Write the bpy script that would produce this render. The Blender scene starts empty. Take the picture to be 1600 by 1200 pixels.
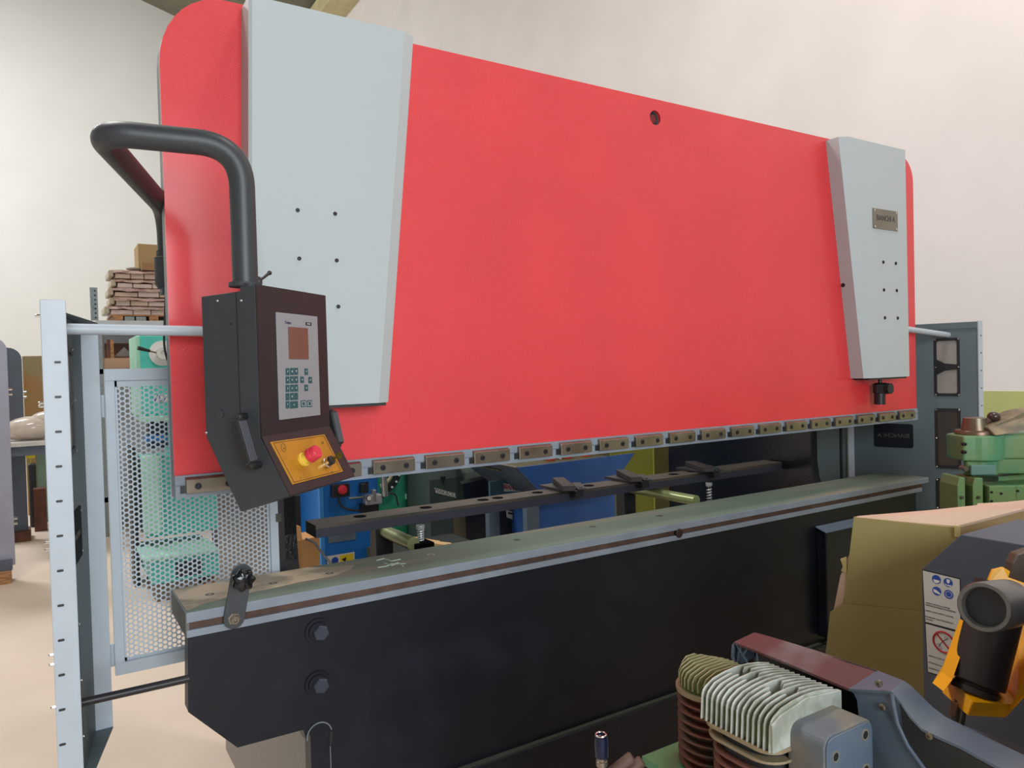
import bpy, bmesh, math, random
from mathutils import Vector, Matrix
random.seed(7)
SC = bpy.context.scene
COL = SC.collection

# ------------------------------------------------------------------ camera
YAW, PITCH, ROLL, FPX = 1.00869829, 0.0206684516, -0.0266799769, 1164.19356
C = Vector((0.0, -2.0, 1.6))
FWD = Vector((math.cos(YAW)*math.cos(PITCH), math.sin(YAW)*math.cos(PITCH), -math.sin(PITCH)))
_r = FWD.cross(Vector((0, 0, 1))).normalized()
_u = _r.cross(FWD)
RIGHT = math.cos(ROLL)*_r + math.sin(ROLL)*_u
UP = -math.sin(ROLL)*_r + math.cos(ROLL)*_u
cam_data = bpy.data.cameras.new('camera')
cam = bpy.data.objects.new('camera', cam_data)
COL.objects.link(cam)
cam_data.sensor_fit = 'HORIZONTAL'
cam_data.sensor_width = 36.0
cam_data.lens = FPX/1600*36.0
cam_data.clip_start = 0.02
m = Matrix((RIGHT, UP, -FWD)).transposed().to_4x4()
m.translation = C
cam.matrix_world = m
SC.camera = cam

# ------------------------------------------------------------------ view, world and lights
SC.view_settings.view_transform = 'Standard'
SC.view_settings.look = 'None'
SC.view_settings.gamma = 1.0
SC.view_settings.exposure = 0.14
SC.view_settings.use_curve_mapping = False
W = bpy.data.worlds.new('world'); SC.world = W; W.use_nodes = True
W.node_tree.nodes['Background'].inputs[0].default_value = (0.80, 0.9, 1.0, 1)
W.node_tree.nodes['Background'].inputs[1].default_value = 0.12

def area(name, loc, target, sx, sy, power, color):
    d = bpy.data.lights.new(name, 'AREA'); d.shape = 'RECTANGLE'; d.size = sx; d.size_y = sy
    d.energy = power; d.color = color
    o = bpy.data.objects.new(name, d); COL.objects.link(o)
    o.location = loc
    o.rotation_euler = (Vector(target)-Vector(loc)).to_track_quat('-Z', 'Y').to_euler()
    return o
area('hall_lamp', (-1.0, 2.3, 6.6), (0.6, 0.0, 0), 2.0, 0.6, 170, (1.0, 0.97, 0.93))
area('side_lamp', (2.4, -1.2, 6.8), (4.9, -0.6, 3.4), 1.0, 1.0, 132, (1.0, 0.91, 0.88))
area('door_daylight', (0.1, -5.4, 2.5), (0.9, 0.0, 1.6), 2.4, 2.4, 205, (0.86, 0.945, 1.0))
area('far_hall_lamp', (-3.0, 9.5, 8.5), (-1.0, 11.5, 0), 3.0, 2.0, 600, (0.95, 0.98, 1.0))

# ------------------------------------------------------------------ measuring helpers
def ray(x, y):
    return (RIGHT*((x-800)/FPX) + UP*(-(y-600)/FPX) + FWD)
def pY(x, y, Y):
    d = ray(x, y); return C + d*((Y-C.y)/d.y)
def pZ(x, y, Z):
    d = ray(x, y); return C + d*((Z-C.z)/d.z)
def pX(x, y, X):
    d = ray(x, y); return C + d*((X-C.x)/d.x)
def pD(x, y, dist):
    return C + ray(x, y)*dist
def pP(x, y, P, n):
    d = ray(x, y); return C + d*((P-C).dot(n)/d.dot(n))

# ------------------------------------------------------------------ materials
def lin(c):
    return tuple(((v/255)/12.92 if v/255 <= 0.04045 else ((v/255+0.055)/1.055)**2.4) for v in c)
MATS = {}
def mat(name, rgb, rough=0.5, metal=0.0, vary=0.06, scale=6.0, bump=0.0, bscale=60.0, rgb2=None, thr=None, coat=0.0, spec=0.5, stretch=None, detail=6):
    if name in MATS: return MATS[name]
    M = bpy.data.materials.new(name); M.use_nodes = True
    nt = M.node_tree; N = nt.nodes; L = nt.links
    b = N['Principled BSDF']
    b.inputs['Roughness'].default_value = rough
    b.inputs['Metallic'].default_value = metal
    b.inputs['Specular IOR Level'].default_value = spec
    if coat: b.inputs['Coat Weight'].default_value = coat; b.inputs['Coat Roughness'].default_value = 0.15
    tc = N.new('ShaderNodeTexCoord'); mp = N.new('ShaderNodeMapping')
    L.new(tc.outputs['Object'], mp.inputs[0])
    if stretch: mp.inputs['Scale'].default_value = stretch
    n1 = N.new('ShaderNodeTexNoise'); n1.inputs['Scale'].default_value = scale; n1.inputs['Detail'].default_value = detail
    L.new(mp.outputs[0], n1.inputs['Vector'])
    cr = N.new('ShaderNodeValToRGB')
    a = lin(rgb)
    if rgb2 is None:
        lo = tuple(max(0, v*(1-vary*2)) for v in a); hi = tuple(min(1, v*(1+vary*2)) for v in a)
        cr.color_ramp.elements[0].position = 0.3; cr.color_ramp.elements[1].position = 0.7
    else:
        lo = a; hi = lin(rgb2)
        t = thr or (0.45, 0.6)
        cr.color_ramp.elements[0].position = t[0]; cr.color_ramp.elements[1].position = t[1]
    cr.color_ramp.elements[0].color = (*lo, 1); cr.color_ramp.elements[1].color = (*hi, 1)
    L.new(n1.outputs[0], cr.inputs[0]); L.new(cr.outputs[0], b.inputs['Base Color'])
    if bump:
        n2 = N.new('ShaderNodeTexNoise'); n2.inputs['Scale'].default_value = bscale; n2.inputs['Detail'].default_value = 3
        L.new(tc.outputs['Object'], n2.inputs['Vector'])
        bp = N.new('ShaderNodeBump'); bp.inputs['Strength'].default_value = bump; bp.inputs['Distance'].default_value = 0.002
        L.new(n2.outputs[0], bp.inputs['Height']); L.new(bp.outputs[0], b.inputs['Normal'])
    MATS[name] = M
    return M

red = mat('red_paint', (220, 52, 58), 0.34, vary=0.03, scale=3, bump=1.0, bscale=360, coat=0.35)
grey_cover = mat('light_grey_paint', (176, 184, 186), 0.5, vary=0.01, scale=2, bump=0.08, bscale=300)
bar_grey = mat('blue_grey_paint', (128, 138, 150), 0.45, vary=0.06, scale=9)
edge_grey = mat('edge_grey_paint', (112, 122, 126), 0.5)
black_paint = mat('black_machine_paint', (18, 22, 31), 0.45, vary=0.0, scale=5, bump=0.25, bscale=40, rgb2=(34, 41, 54), thr=(0.5, 0.9), spec=0.35)
gloss_black = mat('glossy_black_paint', (18, 20, 24), 0.18, bump=0.3, bscale=120)
steel = mat('worn_steel', (150, 142, 128), 0.32, 0.85, vary=0.08, scale=12, rgb2=(120, 110, 96), thr=(0.35, 0.7))
chrome = mat('chrome', (215, 215, 215), 0.15, 1.0, vary=0.0)
dark_steel = mat('dark_oxide_steel', (48, 46, 50), 0.4, 0.5)
rust = mat('rusty_brown_steel', (88, 66, 56), 0.7, 0.2, vary=0.15, scale=18)
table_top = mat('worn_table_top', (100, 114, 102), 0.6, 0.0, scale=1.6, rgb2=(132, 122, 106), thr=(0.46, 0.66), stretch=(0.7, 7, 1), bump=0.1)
worn_bare = mat('worn_bare_steel', (206, 184, 158), 0.55, 0.0, rgb2=(148, 134, 114), scale=9)
guard_light = mat('guard_grey_paint', (180, 190, 200), 0.42, vary=0.03, scale=7)
guard_dark = mat('guard_inner_grey_paint', (96, 108, 112), 0.5, vary=0.03)
black_plastic = mat('black_plastic', (32, 33, 35), 0.45)
console_mat = mat('textured_charcoal_paint', (50, 54, 58), 0.55, vary=0.02, bump=0.4, bscale=500)
console_front = mat('dark_brown_black_paint', (38, 31, 34), 0.5, vary=0.02, bump=0.3, bscale=500)
rubber_foam = mat('grey_black_pipe_paint', (50, 54, 58), 0.45, vary=0.08, scale=14, rgb2=(66, 68, 70), thr=(0.6, 0.8))
panel_grey = mat('keypad_grey_film', (142, 144, 148), 0.4, vary=0.01)
screen_m = mat('brown_screen', (118, 78, 66), 0.12, vary=0.02)
key_m = mat('dark_teal_key', (34, 82, 88), 0.5, vary=0.01)
white_m = mat('white_print', (225, 225, 222), 0.6, vary=0.01)
black_print = mat('black_print', (20, 20, 22), 0.6, vary=0.01)
gold = mat('gold_film', (186, 132, 34), 0.38, 0.25, vary=0.05, scale=30)
yellow_plastic = mat('yellow_plastic', (225, 190, 70), 0.4)
red_plastic = mat('red_plastic', (208, 52, 70), 0.35)
wood = mat('raw_wood', (178, 130, 86), 0.7, rgb2=(142, 96, 60), scale=6, stretch=(2, 14, 14))
brown_wood = mat('brown_wood', (104, 58, 38), 0.6, rgb2=(78, 44, 32), scale=8)
cardboard = mat('cardboard', (166, 138, 96), 0.85, vary=0.03, scale=3, bump=0.15, bscale=30)
cardboard_lit = mat('cardboard_lit_tone', (206, 178, 156), 0.85, vary=0.04)  # pinkish tone of the lit flaps put into the colour
carton_pink = mat('film_wrapped_carton', (196, 168, 160), 0.35, rgb2=(160, 128, 118), scale=9, stretch=(2, 2, 9), bump=0.8, bscale=20)
teal = mat('teal_machine_paint', (74, 190, 176), 0.45, vary=0.04)
teal_pale = mat('pale_teal_paint', (150, 205, 180), 0.5)
green_machine = mat('worn_green_paint', (118, 146, 92), 0.42, rgb2=(80, 144, 108), scale=5, bump=0.2, bscale=60)
cast_top = mat('worn_beige_casting', (150, 134, 104), 0.6, rgb2=(100, 96, 78), scale=9)
blue_m = mat('blue_machine_paint', (26, 106, 182), 0.42, vary=0.03)
blue_tray = mat('blue_tray_paint', (44, 88, 158), 0.5)
greyblue = mat('greyblue_paint', (92, 108, 124), 0.5)
green_cab = mat('green_cabinet_paint', (40, 140, 104), 0.5)
dark_green = mat('dark_green_grey_paint', (54, 70, 66), 0.55)
navy = mat('navy_paint', (30, 38, 62), 0.5)
olive = mat('olive_yellow_paint', (118, 122, 46), 0.55)
olive_dark = mat('dark_olive_paint', (74, 68, 38), 0.6)
lavender = mat('lavender_grey_steel', (150, 150, 166), 0.45, 0.1, vary=0.05, scale=5)
slate = mat('slate_grey_paint', (82, 90, 104), 0.5)
film = mat('clear_wrap', (205, 190, 176), 0.18, vary=0.06, scale=14, bump=1.0, bscale=16)
galv = mat('galvanised_steel', (130, 138, 138), 0.45, 0.4, vary=0.1, scale=40)
bright_zinc = mat('green_yellow_zinc', (150, 158, 108), 0.35, 0.45, vary=0.06)
yellow_paint = mat('yellow_bracket_paint', (238, 168, 10), 0.38, vary=0.02)
dark_cabinet = mat('anthracite_paint', (74, 80, 92), 0.5, vary=0.03)
mill_dark = mat('brown_black_cylinder', (44, 38, 38), 0.4)
ring_grey = mat('brushed_grey_ring', (110, 108, 106), 0.35, 0.6)
alu = mat('cast_aluminium', (186, 190, 182), 0.45, 0.2, rgb2=(152, 156, 142), scale=20, bump=0.4, bscale=120)
alu_base = mat('oily_green_casting', (78, 94, 52), 0.55, 0.1, vary=0.1)
rust_fin = mat('red_brown_casting', (110, 66, 52), 0.6, 0.2, rgb2=(84, 74, 60), scale=14)
maroon = mat('worn_maroon_plastic', (92, 56, 56), 0.45, rgb2=(112, 104, 104), scale=9, thr=(0.5, 0.72), bump=0.2)
belt_grey = mat('dusty_blue_grey_plastic', (86, 98, 114), 0.42, rgb2=(112, 120, 126), scale=7, thr=(0.5, 0.75), bump=0.2)
manifold = mat('dusty_grey_casting', (118, 112, 100), 0.6, rgb2=(92, 98, 104), scale=10)
tank_green = mat('green_tank_paint', (72, 124, 84), 0.4)
blue_anod = mat('blue_black_anodised', (24, 30, 58), 0.25, 0.4)
label_white = mat('label_film', (205, 203, 196), 0.45, vary=0.01)
sign_blue = mat('sign_blue', (28, 70, 160), 0.45)
sign_red = mat('sign_red', (178, 34, 46), 0.45)
sign_yellow = mat('sign_yellow', (216, 196, 40), 0.45)
matte_black = mat('matte_black_hole', (9, 9, 11), 0.95, vary=0.0, spec=0.05)
bright_spring = mat('bright_spring_steel', (220, 220, 222), 0.3, 0.6, vary=0.0)
glass_dark = mat('smoked_polycarbonate', (58, 50, 46), 0.12)
poly_tan = mat('hazy_polycarbonate', (150, 142, 136), 0.2, vary=0.08, scale=3)

# ------------------------------------------------------------------ mesh helpers
def V(*a): return Vector(a)
class MB:
    def __init__(s): s.v = []; s.f = []
    def add(s, vs, fs):
        n = len(s.v); s.v += [Vector(p) for p in vs]; s.f += [[i+n for i in q] for q in fs]; return s
    def box(s, x0, x1, y0, y1, z0, z1):
        return s.hexa([(x0,y0,z0),(x1,y0,z0),(x1,y1,z0),(x0,y1,z0)], [(x0,y0,z1),(x1,y0,z1),(x1,y1,z1),(x0,y1,z1)])
    def hexa(s, lo, hi):
        return s.add(list(lo)+list(hi), [(3,2,1,0),(4,5,6,7),(0,1,5,4),(1,2,6,5),(2,3,7,6),(3,0,4,7)])
    def obox(s, c, a, b, d):          # centre and three half-axis vectors
        c = Vector(c)
        return s.hexa([c-a-b-d, c+a-b-d, c+a+b-d, c-a+b-d], [c-a-b+d, c+a-b+d, c+a+b+d, c-a+b+d])
    def prism(s, pts, off):           # closed outline extruded along off
        pts = [Vector(p) for p in pts]; off = Vector(off); n = len(pts)
        return s.add(pts+[p+off for p in pts], [list(range(n))[::-1], list(range(n, 2*n))]+[(i, (i+1) % n, n+(i+1) % n, n+i) for i in range(n)])
    def strip(s, A, B, t):            # ribbon between two polylines with thickness vector t
        n = len(A); A = [Vector(p) for p in A]; B = [Vector(p) for p in B]; t = Vector(t)
        v = A+B+[p+t for p in A]+[p+t for p in B]; f = []
        for i in range(n-1):
            f += [(i, i+1, n+i+1, n+i), (2*n+i, 3*n+i, 3*n+i+1, 2*n+i+1), (i, 2*n+i, 2*n+i+1, i+1), (n+i, n+i+1, 3*n+i+1, 3*n+i)]
        f += [(0, n, 3*n, 2*n), (n-1, 3*n-1, 4*n-1, 2*n-1)]
        return s.add(v, f)
    def rings(s, rs, cap=True, closed=False):
        k = len(rs[0]); v = [p for r in rs for p in r]; f = []
        for i in range(len(rs)-1+(1 if closed else 0)):
            a = i*k; b = ((i+1) % len(rs))*k
            for j in range(k): f.append((a+j, a+(j+1) % k, b+(j+1) % k, b+j))
        if cap and not closed: f += [list(range(k))[::-1], list(range((len(rs)-1)*k, len(rs)*k))]
        return s.add(v, f)
    def cyl(s, p0, p1, r0, r1=None, seg=24):
        return s.lathe(p0, p1, [(0, r0), (1, r0 if r1 is None else r1)], seg)
    def lathe(s, p0, p1, prof, seg=24):   # prof: (t along p0->p1, radius)
        p0 = Vector(p0); p1 = Vector(p1); ax = (p1-p0); a = ax.normalized()
        e = a.orthogonal().normalized(); g = a.cross(e)
        rs = [[p0+ax*t+e*(r*math.cos(2*math.pi*j/seg))+g*(r*math.sin(2*math.pi*j/seg)) for j in range(seg)] for t, r in prof]
        return s.rings(rs)
    def tube(s, path, r, seg=16, cap=True, closed=False):
        path = [Vector(p) for p in path]; n = len(path); rs = []
        t0 = (path[1]-path[0]).normalized(); e = t0.orthogonal().normalized()
        for i, p in enumerate(path):
            if closed: t = (path[(i+1) % n]-path[i-1]).normalized()
            else: t = (path[min(i+1, n-1)]-path[max(i-1, 0)]).normalized()
            e = (e-t*e.dot(t)).normalized(); g = t.cross(e)
            rr = r[i] if isinstance(r, (list, tuple)) else r
            rs.append([p+e*(rr*math.cos(2*math.pi*j/seg))+g*(rr*math.sin(2*math.pi*j/seg)) for j in range(seg)])
        return s.rings(rs, cap, closed)
    def sphere(s, c, r, seg=16, rg=10, sq=(1, 1, 1)):
        c = Vector(c); rs = []
        for i in range(1, rg):
            th = math.pi*i/rg
            rs.append([c+V(sq[0]*r*math.sin(th)*math.cos(2*math.pi*j/seg), sq[1]*r*math.sin(th)*math.sin(2*math.pi*j/seg), sq[2]*r*math.cos(th)) for j in range(seg)])
        return s.rings(rs)
    def build(s, name, material, parent=None, bevel=0, smooth=None):
        me = bpy.data.meshes.new(name); me.from_pydata([tuple(p) for p in s.v], [], s.f)
        bm = bmesh.new(); bm.from_mesh(me); bmesh.ops.recalc_face_normals(bm, faces=bm.faces); bm.to_mesh(me); bm.free()
        me.materials.append(material)
        if smooth:
            for p in me.polygons: p.use_smooth = True
            me.set_sharp_from_angle(angle=math.radians(smooth))
        o = bpy.data.objects.new(name, me); COL.objects.link(o)
        if bevel:
            md = o.modifiers.new('bevel', 'BEVEL'); md.width = bevel; md.segments = 2; md.limit_method = 'ANGLE'; md.angle_limit = math.radians(40)
        if parent is not None: attach(o, parent)
        return o
def worldpos(o):
    p = Vector(o.location)
    q = o
    while q.parent is not None:
        q = q.parent
        if q.type == 'EMPTY': return Vector(q.location)
    return p
def attach(o, parent):
    root = parent
    while root.parent is not None: root = root.parent
    o.parent = parent
    if parent is root: o.matrix_parent_inverse = Matrix.Translation(-Vector(root.location))
def thing(name, label, cat, loc, group=None):
    o = bpy.data.objects.new(name, None); COL.objects.link(o); o.location = loc; o.empty_display_size = 0.1
    o['label'] = label; o['category'] = cat
    if group: o['group'] = group
    return o
def tag(o, label, cat, group=None):
    o['label'] = label; o['category'] = cat
    if group: o['group'] = group
    return o
def copy_tree(o, parent=None, off=(0, 0, 0), label=None):
    kids = [k for k in bpy.data.objects if k.parent == o]
    c = o.copy(); COL.objects.link(c)
    if parent is not None: c.parent = parent
    else: c.location = Vector(o.location)+Vector(off)
    if label: c['label'] = label
    for k in kids: copy_tree(k, c)
    return c
def fillet(pts, rads, n=8):
    pts = [Vector(p) for p in pts]; out = [pts[0]]
    for i in range(1, len(pts)-1):
        a, b, c = pts[i-1], pts[i], pts[i+1]; r = rads[i-1] if isinstance(rads, (list, tuple)) else rads
        u = (a-b).normalized(); w = (c-b).normalized()
        p, q = b+u*r, b+w*r
        for k in range(n+1):
            t = k/n; out.append(p*(1-t)**2+b*2*t*(1-t)+q*t*t)
    out.append(pts[-1]); return out
def text(name, s, origin, xdir, ydir, size, material, parent=None, depth=0.0003, align='CENTER', mirror=False, bold=0.0, wscale=1.0):
    cu = bpy.data.curves.new(name, 'FONT'); cu.body = s; cu.size = size; cu.align_x = align; cu.align_y = 'CENTER'
    cu.extrude = depth; cu.offset = bold; cu.resolution_u = 3
    tmp = bpy.data.objects.new(name+'_tmp', cu); COL.objects.link(tmp)
    dg = bpy.context.evaluated_depsgraph_get(); dg.update()
    me = bpy.data.meshes.new_from_object(tmp.evaluated_get(dg))
    bpy.data.objects.remove(tmp); me.materials.clear(); me.materials.append(material)
    X = Vector(xdir).normalized(); Y = Vector(ydir); Y = (Y-X*Y.dot(X)).normalized(); Z = X.cross(Y)
    if mirror: X = -X
    T = Matrix((X*wscale, Y, Z)).transposed().to_4x4(); T.translation = Vector(origin)
    me.transform(T)
    o = bpy.data.objects.new(name, me); COL.objects.link(o)
    if parent is not None: attach(o, parent)
    return o
def boolean_cut(o, mb):
    cutter = mb.build('cutter', black_paint)
    md = o.modifiers.new('cut', 'BOOLEAN'); md.object = cutter; md.operation = 'DIFFERENCE'; md.solver = 'EXACT'
    dg = bpy.context.evaluated_depsgraph_get(); dg.update()
    me = bpy.data.meshes.new_from_object(o.evaluated_get(dg)); old = o.data
    o.modifiers.remove(md); o.data = me; bpy.data.meshes.remove(old)
    bpy.data.objects.remove(cutter)
def rect(c, a, b):  return [c-a-b, c+a-b, c+a+b, c-a+b]
def rrect(c, a, b, r, n=5):   # rounded rectangle outline: centre, half vectors, radius
    ua, ub = a.normalized(), b.normalized(); la, lb = a.length-r, b.length-r; out = []
    for sx, sy, t0 in ((1, -1, -90), (1, 1, 0), (-1, 1, 90), (-1, -1, 180)):
        for k in range(n+1):
            t = math.radians(t0+90*k/n)
            out.append(c+ua*(sx*la+r*math.cos(t))+ub*(sy*lb+r*math.sin(t)))
    return out
def screw(name, p, n, r, h, m, parent, hexsocket=True, seg=16):
    n = Vector(n).normalized()
    o = MB().lathe(p, p+n*h, [(0, r), (0.75, r), (1, r*0.85), (1.0, r*0.5), (0.3, r*0.45)], seg).build(name, m, parent, smooth=40)
    return o
def quadplane(pts, n, t):  # thin slab on a face
    return MB().prism(pts, n*t)

# ------------------------------------------------------------------ room
def structure(o): o['kind'] = 'structure'; return o
floor_m = mat('concrete_floor', (226, 206, 188), 0.5, rgb2=(212, 192, 174), scale=0.9, thr=(0.4, 0.65), bump=0.08, bscale=20)
wall_m = mat('cream_plaster', (224, 216, 213), 0.85, vary=0.02, scale=1.5, bump=0.6, bscale=5, detail=8)
wall_b = mat('pale_back_plaster', (220, 220, 216), 0.85, vary=0.015, scale=1.0)
dado_m = mat('yellow_green_dado', (178, 182, 116), 0.7, vary=0.03)
roof_m = mat('dull_roof_sheet', (120, 118, 100), 0.8)
beam_m = mat('yellow_beam_paint', (196, 186, 142), 0.6)
structure(MB().box(-7, 5.1, -7, 15.2, -0.1, 0).build('floor', floor_m))
wr = structure(MB().box(4.9, 5.1, -7, 15.2, 1.385, 8.2).build('wall_right', wall_m))
structure(MB().box(4.895, 5.1, -7, 15.2, 0, 1.385).build('trim_1', dado_m))
structure(MB().box(-7, 4.9, 15, 15.2, 0, 12).build('wall_back', wall_b))
structure(MB().box(-7.2, -7, -7, 15.2, 0, 12).build('wall_left', wall_b))
structure(MB().box(-7.2, 5.1, -7.2, -7, 0, 12).build('wall_front', wall_b))
structure(MB().hexa([(5.1,-7,8.45),(-7.2,-7,12),(-7.2,15.2,12),(5.1,15.2,8.45)], [(5.1,-7,8.6),(-7.2,-7,12.15),(-7.2,15.2,12.15),(5.1,15.2,8.6)]).build('ceiling', roof_m))
structure(MB().box(4.45, 4.9, -7, 15, 8.1, 8.4).build('trim_2', beam_m))
structure(MB().box(0.9, 0.925, -3, 2.55, 0.0, 0.0015).build('trim_3', mat('floor_joint', (120, 104, 84), 0.8)))


# ------------------------------------------------------------------ press brake
PB = thing('press_brake', 'large press brake with red ram, two light grey covers and black lower bed', 'press brake', (1.915, 0.3, 0))
XL, XR = 0.268, 3.562
def ram_outline():
    p = [(XL, 1.357), (XR, 1.357), (XR, 2.44)]
    for k in range(1, 9):
        t = math.pi/2*k/9; p.append((XR-0.11+0.11*math.cos(t), 2.44+0.117*math.sin(t)))
    p.append((XR-0.12, 2.557)); p.append((XL+0.16, 2.557))
    for k in range(1, 9):
        t = math.pi/2*k/9; p.append((XL+0.16-0.16*math.sin(t), 2.37+0.187*math.cos(t)))
    p.append((XL, 2.37))
    return p
ram = MB().prism([(x, 0.0, z) for x, z in ram_outline()], (0, 0.012, 0)).build('ram', red, PB)
ram['label'] = 'bright red painted ram plate'
boolean_cut(ram, MB().cyl((1.9, -0.05, 2.49), (1.9, 0.08, 2.49), 0.026, seg=32))
back = MB().prism([(x, 0.012, z) for x, z in ram_outline()], (0, 0.042, 0)).build('ram_edge', edge_grey, PB)
back['label'] = 'grey edge band behind the red plate'
boolean_cut(back, MB().cyl((1.9, -0.05, 2.49), (1.9, 0.04, 2.49), 0.0255, seg=32))
MB().lathe((1.9, 0.0395, 2.49), (1.9, 0.012, 2.49), [(0, 0.025), (0.05, 0.025), (0.1, 0.016), (1, 0.015)], 24).build('lifting_eye_plug', mat('dark_red_plug', (120, 24, 34), 0.35), PB, smooth=40)
cb = MB().box(XL, XR, -0.006, 0.054, 1.334, 1.357).box(XL, XR, -0.002, 0.054, 1.331, 1.334).box(XL, XR, -0.006, 0.054, 1.301, 1.331).build('clamp_bar', bar_grey, PB)
cpl = cps = None
sub = []
for k in range(20):
    x0 = 0.291+0.163*k; x1 = min(x0+0.128, XR-0.004)
    c = MB()
    c.prism([(x0, -0.006, 1.312), (x0, -0.0195, 1.312), (x0, -0.0195, 1.347), (x0, -0.006, 1.3525)], (x1-x0, 0, 0))
    cl = c.build('clamp_plate', steel, PB, bevel=0.0012)
    for sx in (0.028, 0.100):
        if x0+sx+0.01 < x1: MB().lathe(V(x0+sx, -0.0192, 1.329), V(x0+sx, -0.0212, 1.329), [(0, 0.0085), (1, 0.0082), (1, 0.0062), (0.2, 0.006)], 18).build('screw_ring', black_plastic, cl); screw('clamp_screw', V(x0+sx, -0.0185, 1.329), (0, -1, 0), 0.0058, 0.004, dark_steel, cl, seg=12)
    MB().box(x0-0.012, x0-0.001, -0.0085, -0.004, 1.3125, 1.331).build('clamp_notch', black_plastic, PB)

# grey ram covers: sloping inner edge with a folded chamfer
def cover(xo_t, xi_t, xo_b, xi_b, name, label):
    zt, zb, d, ch = 2.546, 1.516, 0.083, 0.022
    s = 1 if xi_t > xo_t else -1; w = 0.036*s
    def ring(xo, xi, z):
        return [V(xo, 0.0, z), V(xo, -d+0.006, z), V(xo+0.008*s, -d, z), V(xi-w, -d, z), V(xi, -d+ch, z), V(xi, 0, z)]
    lo = ring(xo_b, xi_b, zb); hi = ring(xo_t, xi_t, zt)
    o = MB().rings([lo, hi]).build(name, grey_cover, PB)
    o['label'] = label
    return o
lc = cover(0.466, 0.922, 0.432, 0.812, 'ram_cover', 'left light grey ram cover with slanting right edge')
rc = cover(3.362, 2.890, 3.368, 3.040, 'ram_cover', 'right light grey ram cover with nameplate and slanting left edge')
MB().box(0.50, 0.80, -0.075, -0.002, 1.508, 1.516).build('cover_bottom_lip', black_plastic, PB)
MB().box(3.06, 3.35, -0.075, -0.002, 1.508, 1.516).build('cover_bottom_lip', black_plastic, PB)
for x, y in ((465, 328.5), (523.5, 334), (467.5, 404), (526, 407), (471, 478), (528.5, 479)):
    p = pY(x, y, -0.083); screw('cover_screw', p, (0, -1, 0), 0.0052, 0.003, dark_steel, lc)
for x, y in ((1380, 409.5), (1399.5, 411.5), (1381, 453), (1401, 454), (1382.5, 496.5), (1402.5, 497)):
    p = pY(x, y, -0.083); screw('cover_screw', p, (0, -1, 0), 0.0075, 0.003, dark_steel, rc)
p = pX(1317, 445.5, 2.978); xx = 2.890+0.150*(2.546-p.z)/1.03
MB().cyl(V(xx+0.003, p.y, p.z), V(xx-0.002, p.y, p.z), 0.009, seg=14).build('cover_screw', black_plastic, rc)
a, b = pY(1363, 328, -0.083), pY(1402, 358, -0.083)
cx, cz = (a.x+b.x)/2, (pY(1383, 327, -0.083).z+pY(1383, 360, -0.083).z)/2
hw, hh = (b.x-a.x)/2, 0.044
np_ = MB().box(cx-hw, cx+hw, -0.0865, -0.083, cz-hh, cz+hh).build('nameplate', mat('nameplate_metal', (132, 126, 112), 0.4, 0.6), PB, bevel=0.001)
text('nameplate_lettering', 'BIANCHI A', (cx, -0.0868, cz+0.004), (1, 0, 0), (0, 0, 1), 0.034, dark_steel, np_, wscale=0.85)
for sx in (-1, 1):
    for sz in (-1, 1): screw('rivet', V(cx+sx*(hw-0.012), -0.0865, cz+sz*(hh-0.008)), (0, -1, 0), 0.005, 0.002, chrome, np_, seg=10)
# hydraulic fitting under the right cover
p = pY(1375, 600, -0.045)
hf = MB().lathe(V(p.x, -0.045, 1.508), V(p.x, -0.045, 1.488), [(0, 0.008), (1, 0.008)]).lathe(V(p.x+0.006, -0.045, 1.492), V(p.x+0.006, -0.045, 1.44), [(0, 0.022), (0.15, 0.034), (0.85, 0.034), (1, 0.026)], 8).lathe(V(p.x-0.004, -0.045, 1.445), V(p.x-0.004, -0.045, 1.395), [(0, 0.024), (1, 0.024)], 16).build('hydraulic_fitting', dark_steel, PB, smooth=40)
hf['label'] = 'dark hydraulic elbow fitting'
MB().cyl(V(p.x+0.006, -0.03, 1.466), V(p.x+0.006, -0.092, 1.466), 0.024, seg=18).build('hydraulic_fitting', dark_steel, PB, smooth=40)

# table
TZ = 1.012
def bar(x0, x1, y0, y1, z0, z1, n, m, parent, **k): return MB().box(x0, x1, y0, y1, z0, z1).build(n, m, parent, **k)
worn_end = None
tb = bar(0.283, 3.66, 0.0, 0.245, 0.987, TZ, 'table', bar_grey, PB, bevel=0.0015); tb['label'] = 'grey painted table bar along the bed top'
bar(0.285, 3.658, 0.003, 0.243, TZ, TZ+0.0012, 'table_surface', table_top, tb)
MB().prism([(0.286, 0.245, TZ+0.0013), (0.286, 0.02, TZ+0.0013), (0.33, 0.05, TZ+0.0013), (0.40, 0.075, TZ+0.0013), (0.50, 0.082, TZ+0.0013), (0.60, 0.10, TZ+0.0013), (0.70, 0.10, TZ+0.0013), (0.76, 0.14, TZ+0.0013), (0.79, 0.18, TZ+0.0013), (0.72, 0.20, TZ+0.0013), (0.66, 0.243, TZ+0.0013)], (0, 0, 0.0004)).build('bare_patch', worn_bare, tb)
gr = bar(0.286, 3.62, 0.010, 0.235, 0.968, 0.987, 'table_groove', rust, PB); gr['label'] = 'rusty brown groove below the table bar'
bar(0.283, 3.60, 0.0, 0.245, 0.950, 0.968, 'table_rail', bar_grey, PB, bevel=0.001)
MB().box(0.2815, 0.29, 0.003, 0.243, 0.951, 1.0105).build('table_end', mat('grey_brown_end', (104, 100, 94), 0.6), PB)
p = pY(1061, 830, 0.0)
MB().lathe(V(p.x, 0.012, 0.975), V(p.x, -0.004, 0.975), [(0, 0.017), (0.9, 0.017), (1, 0.013)], 16).build('groove_stop', mat('dark_brown_steel', (52, 34, 32), 0.5, 0.3), PB)
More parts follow.
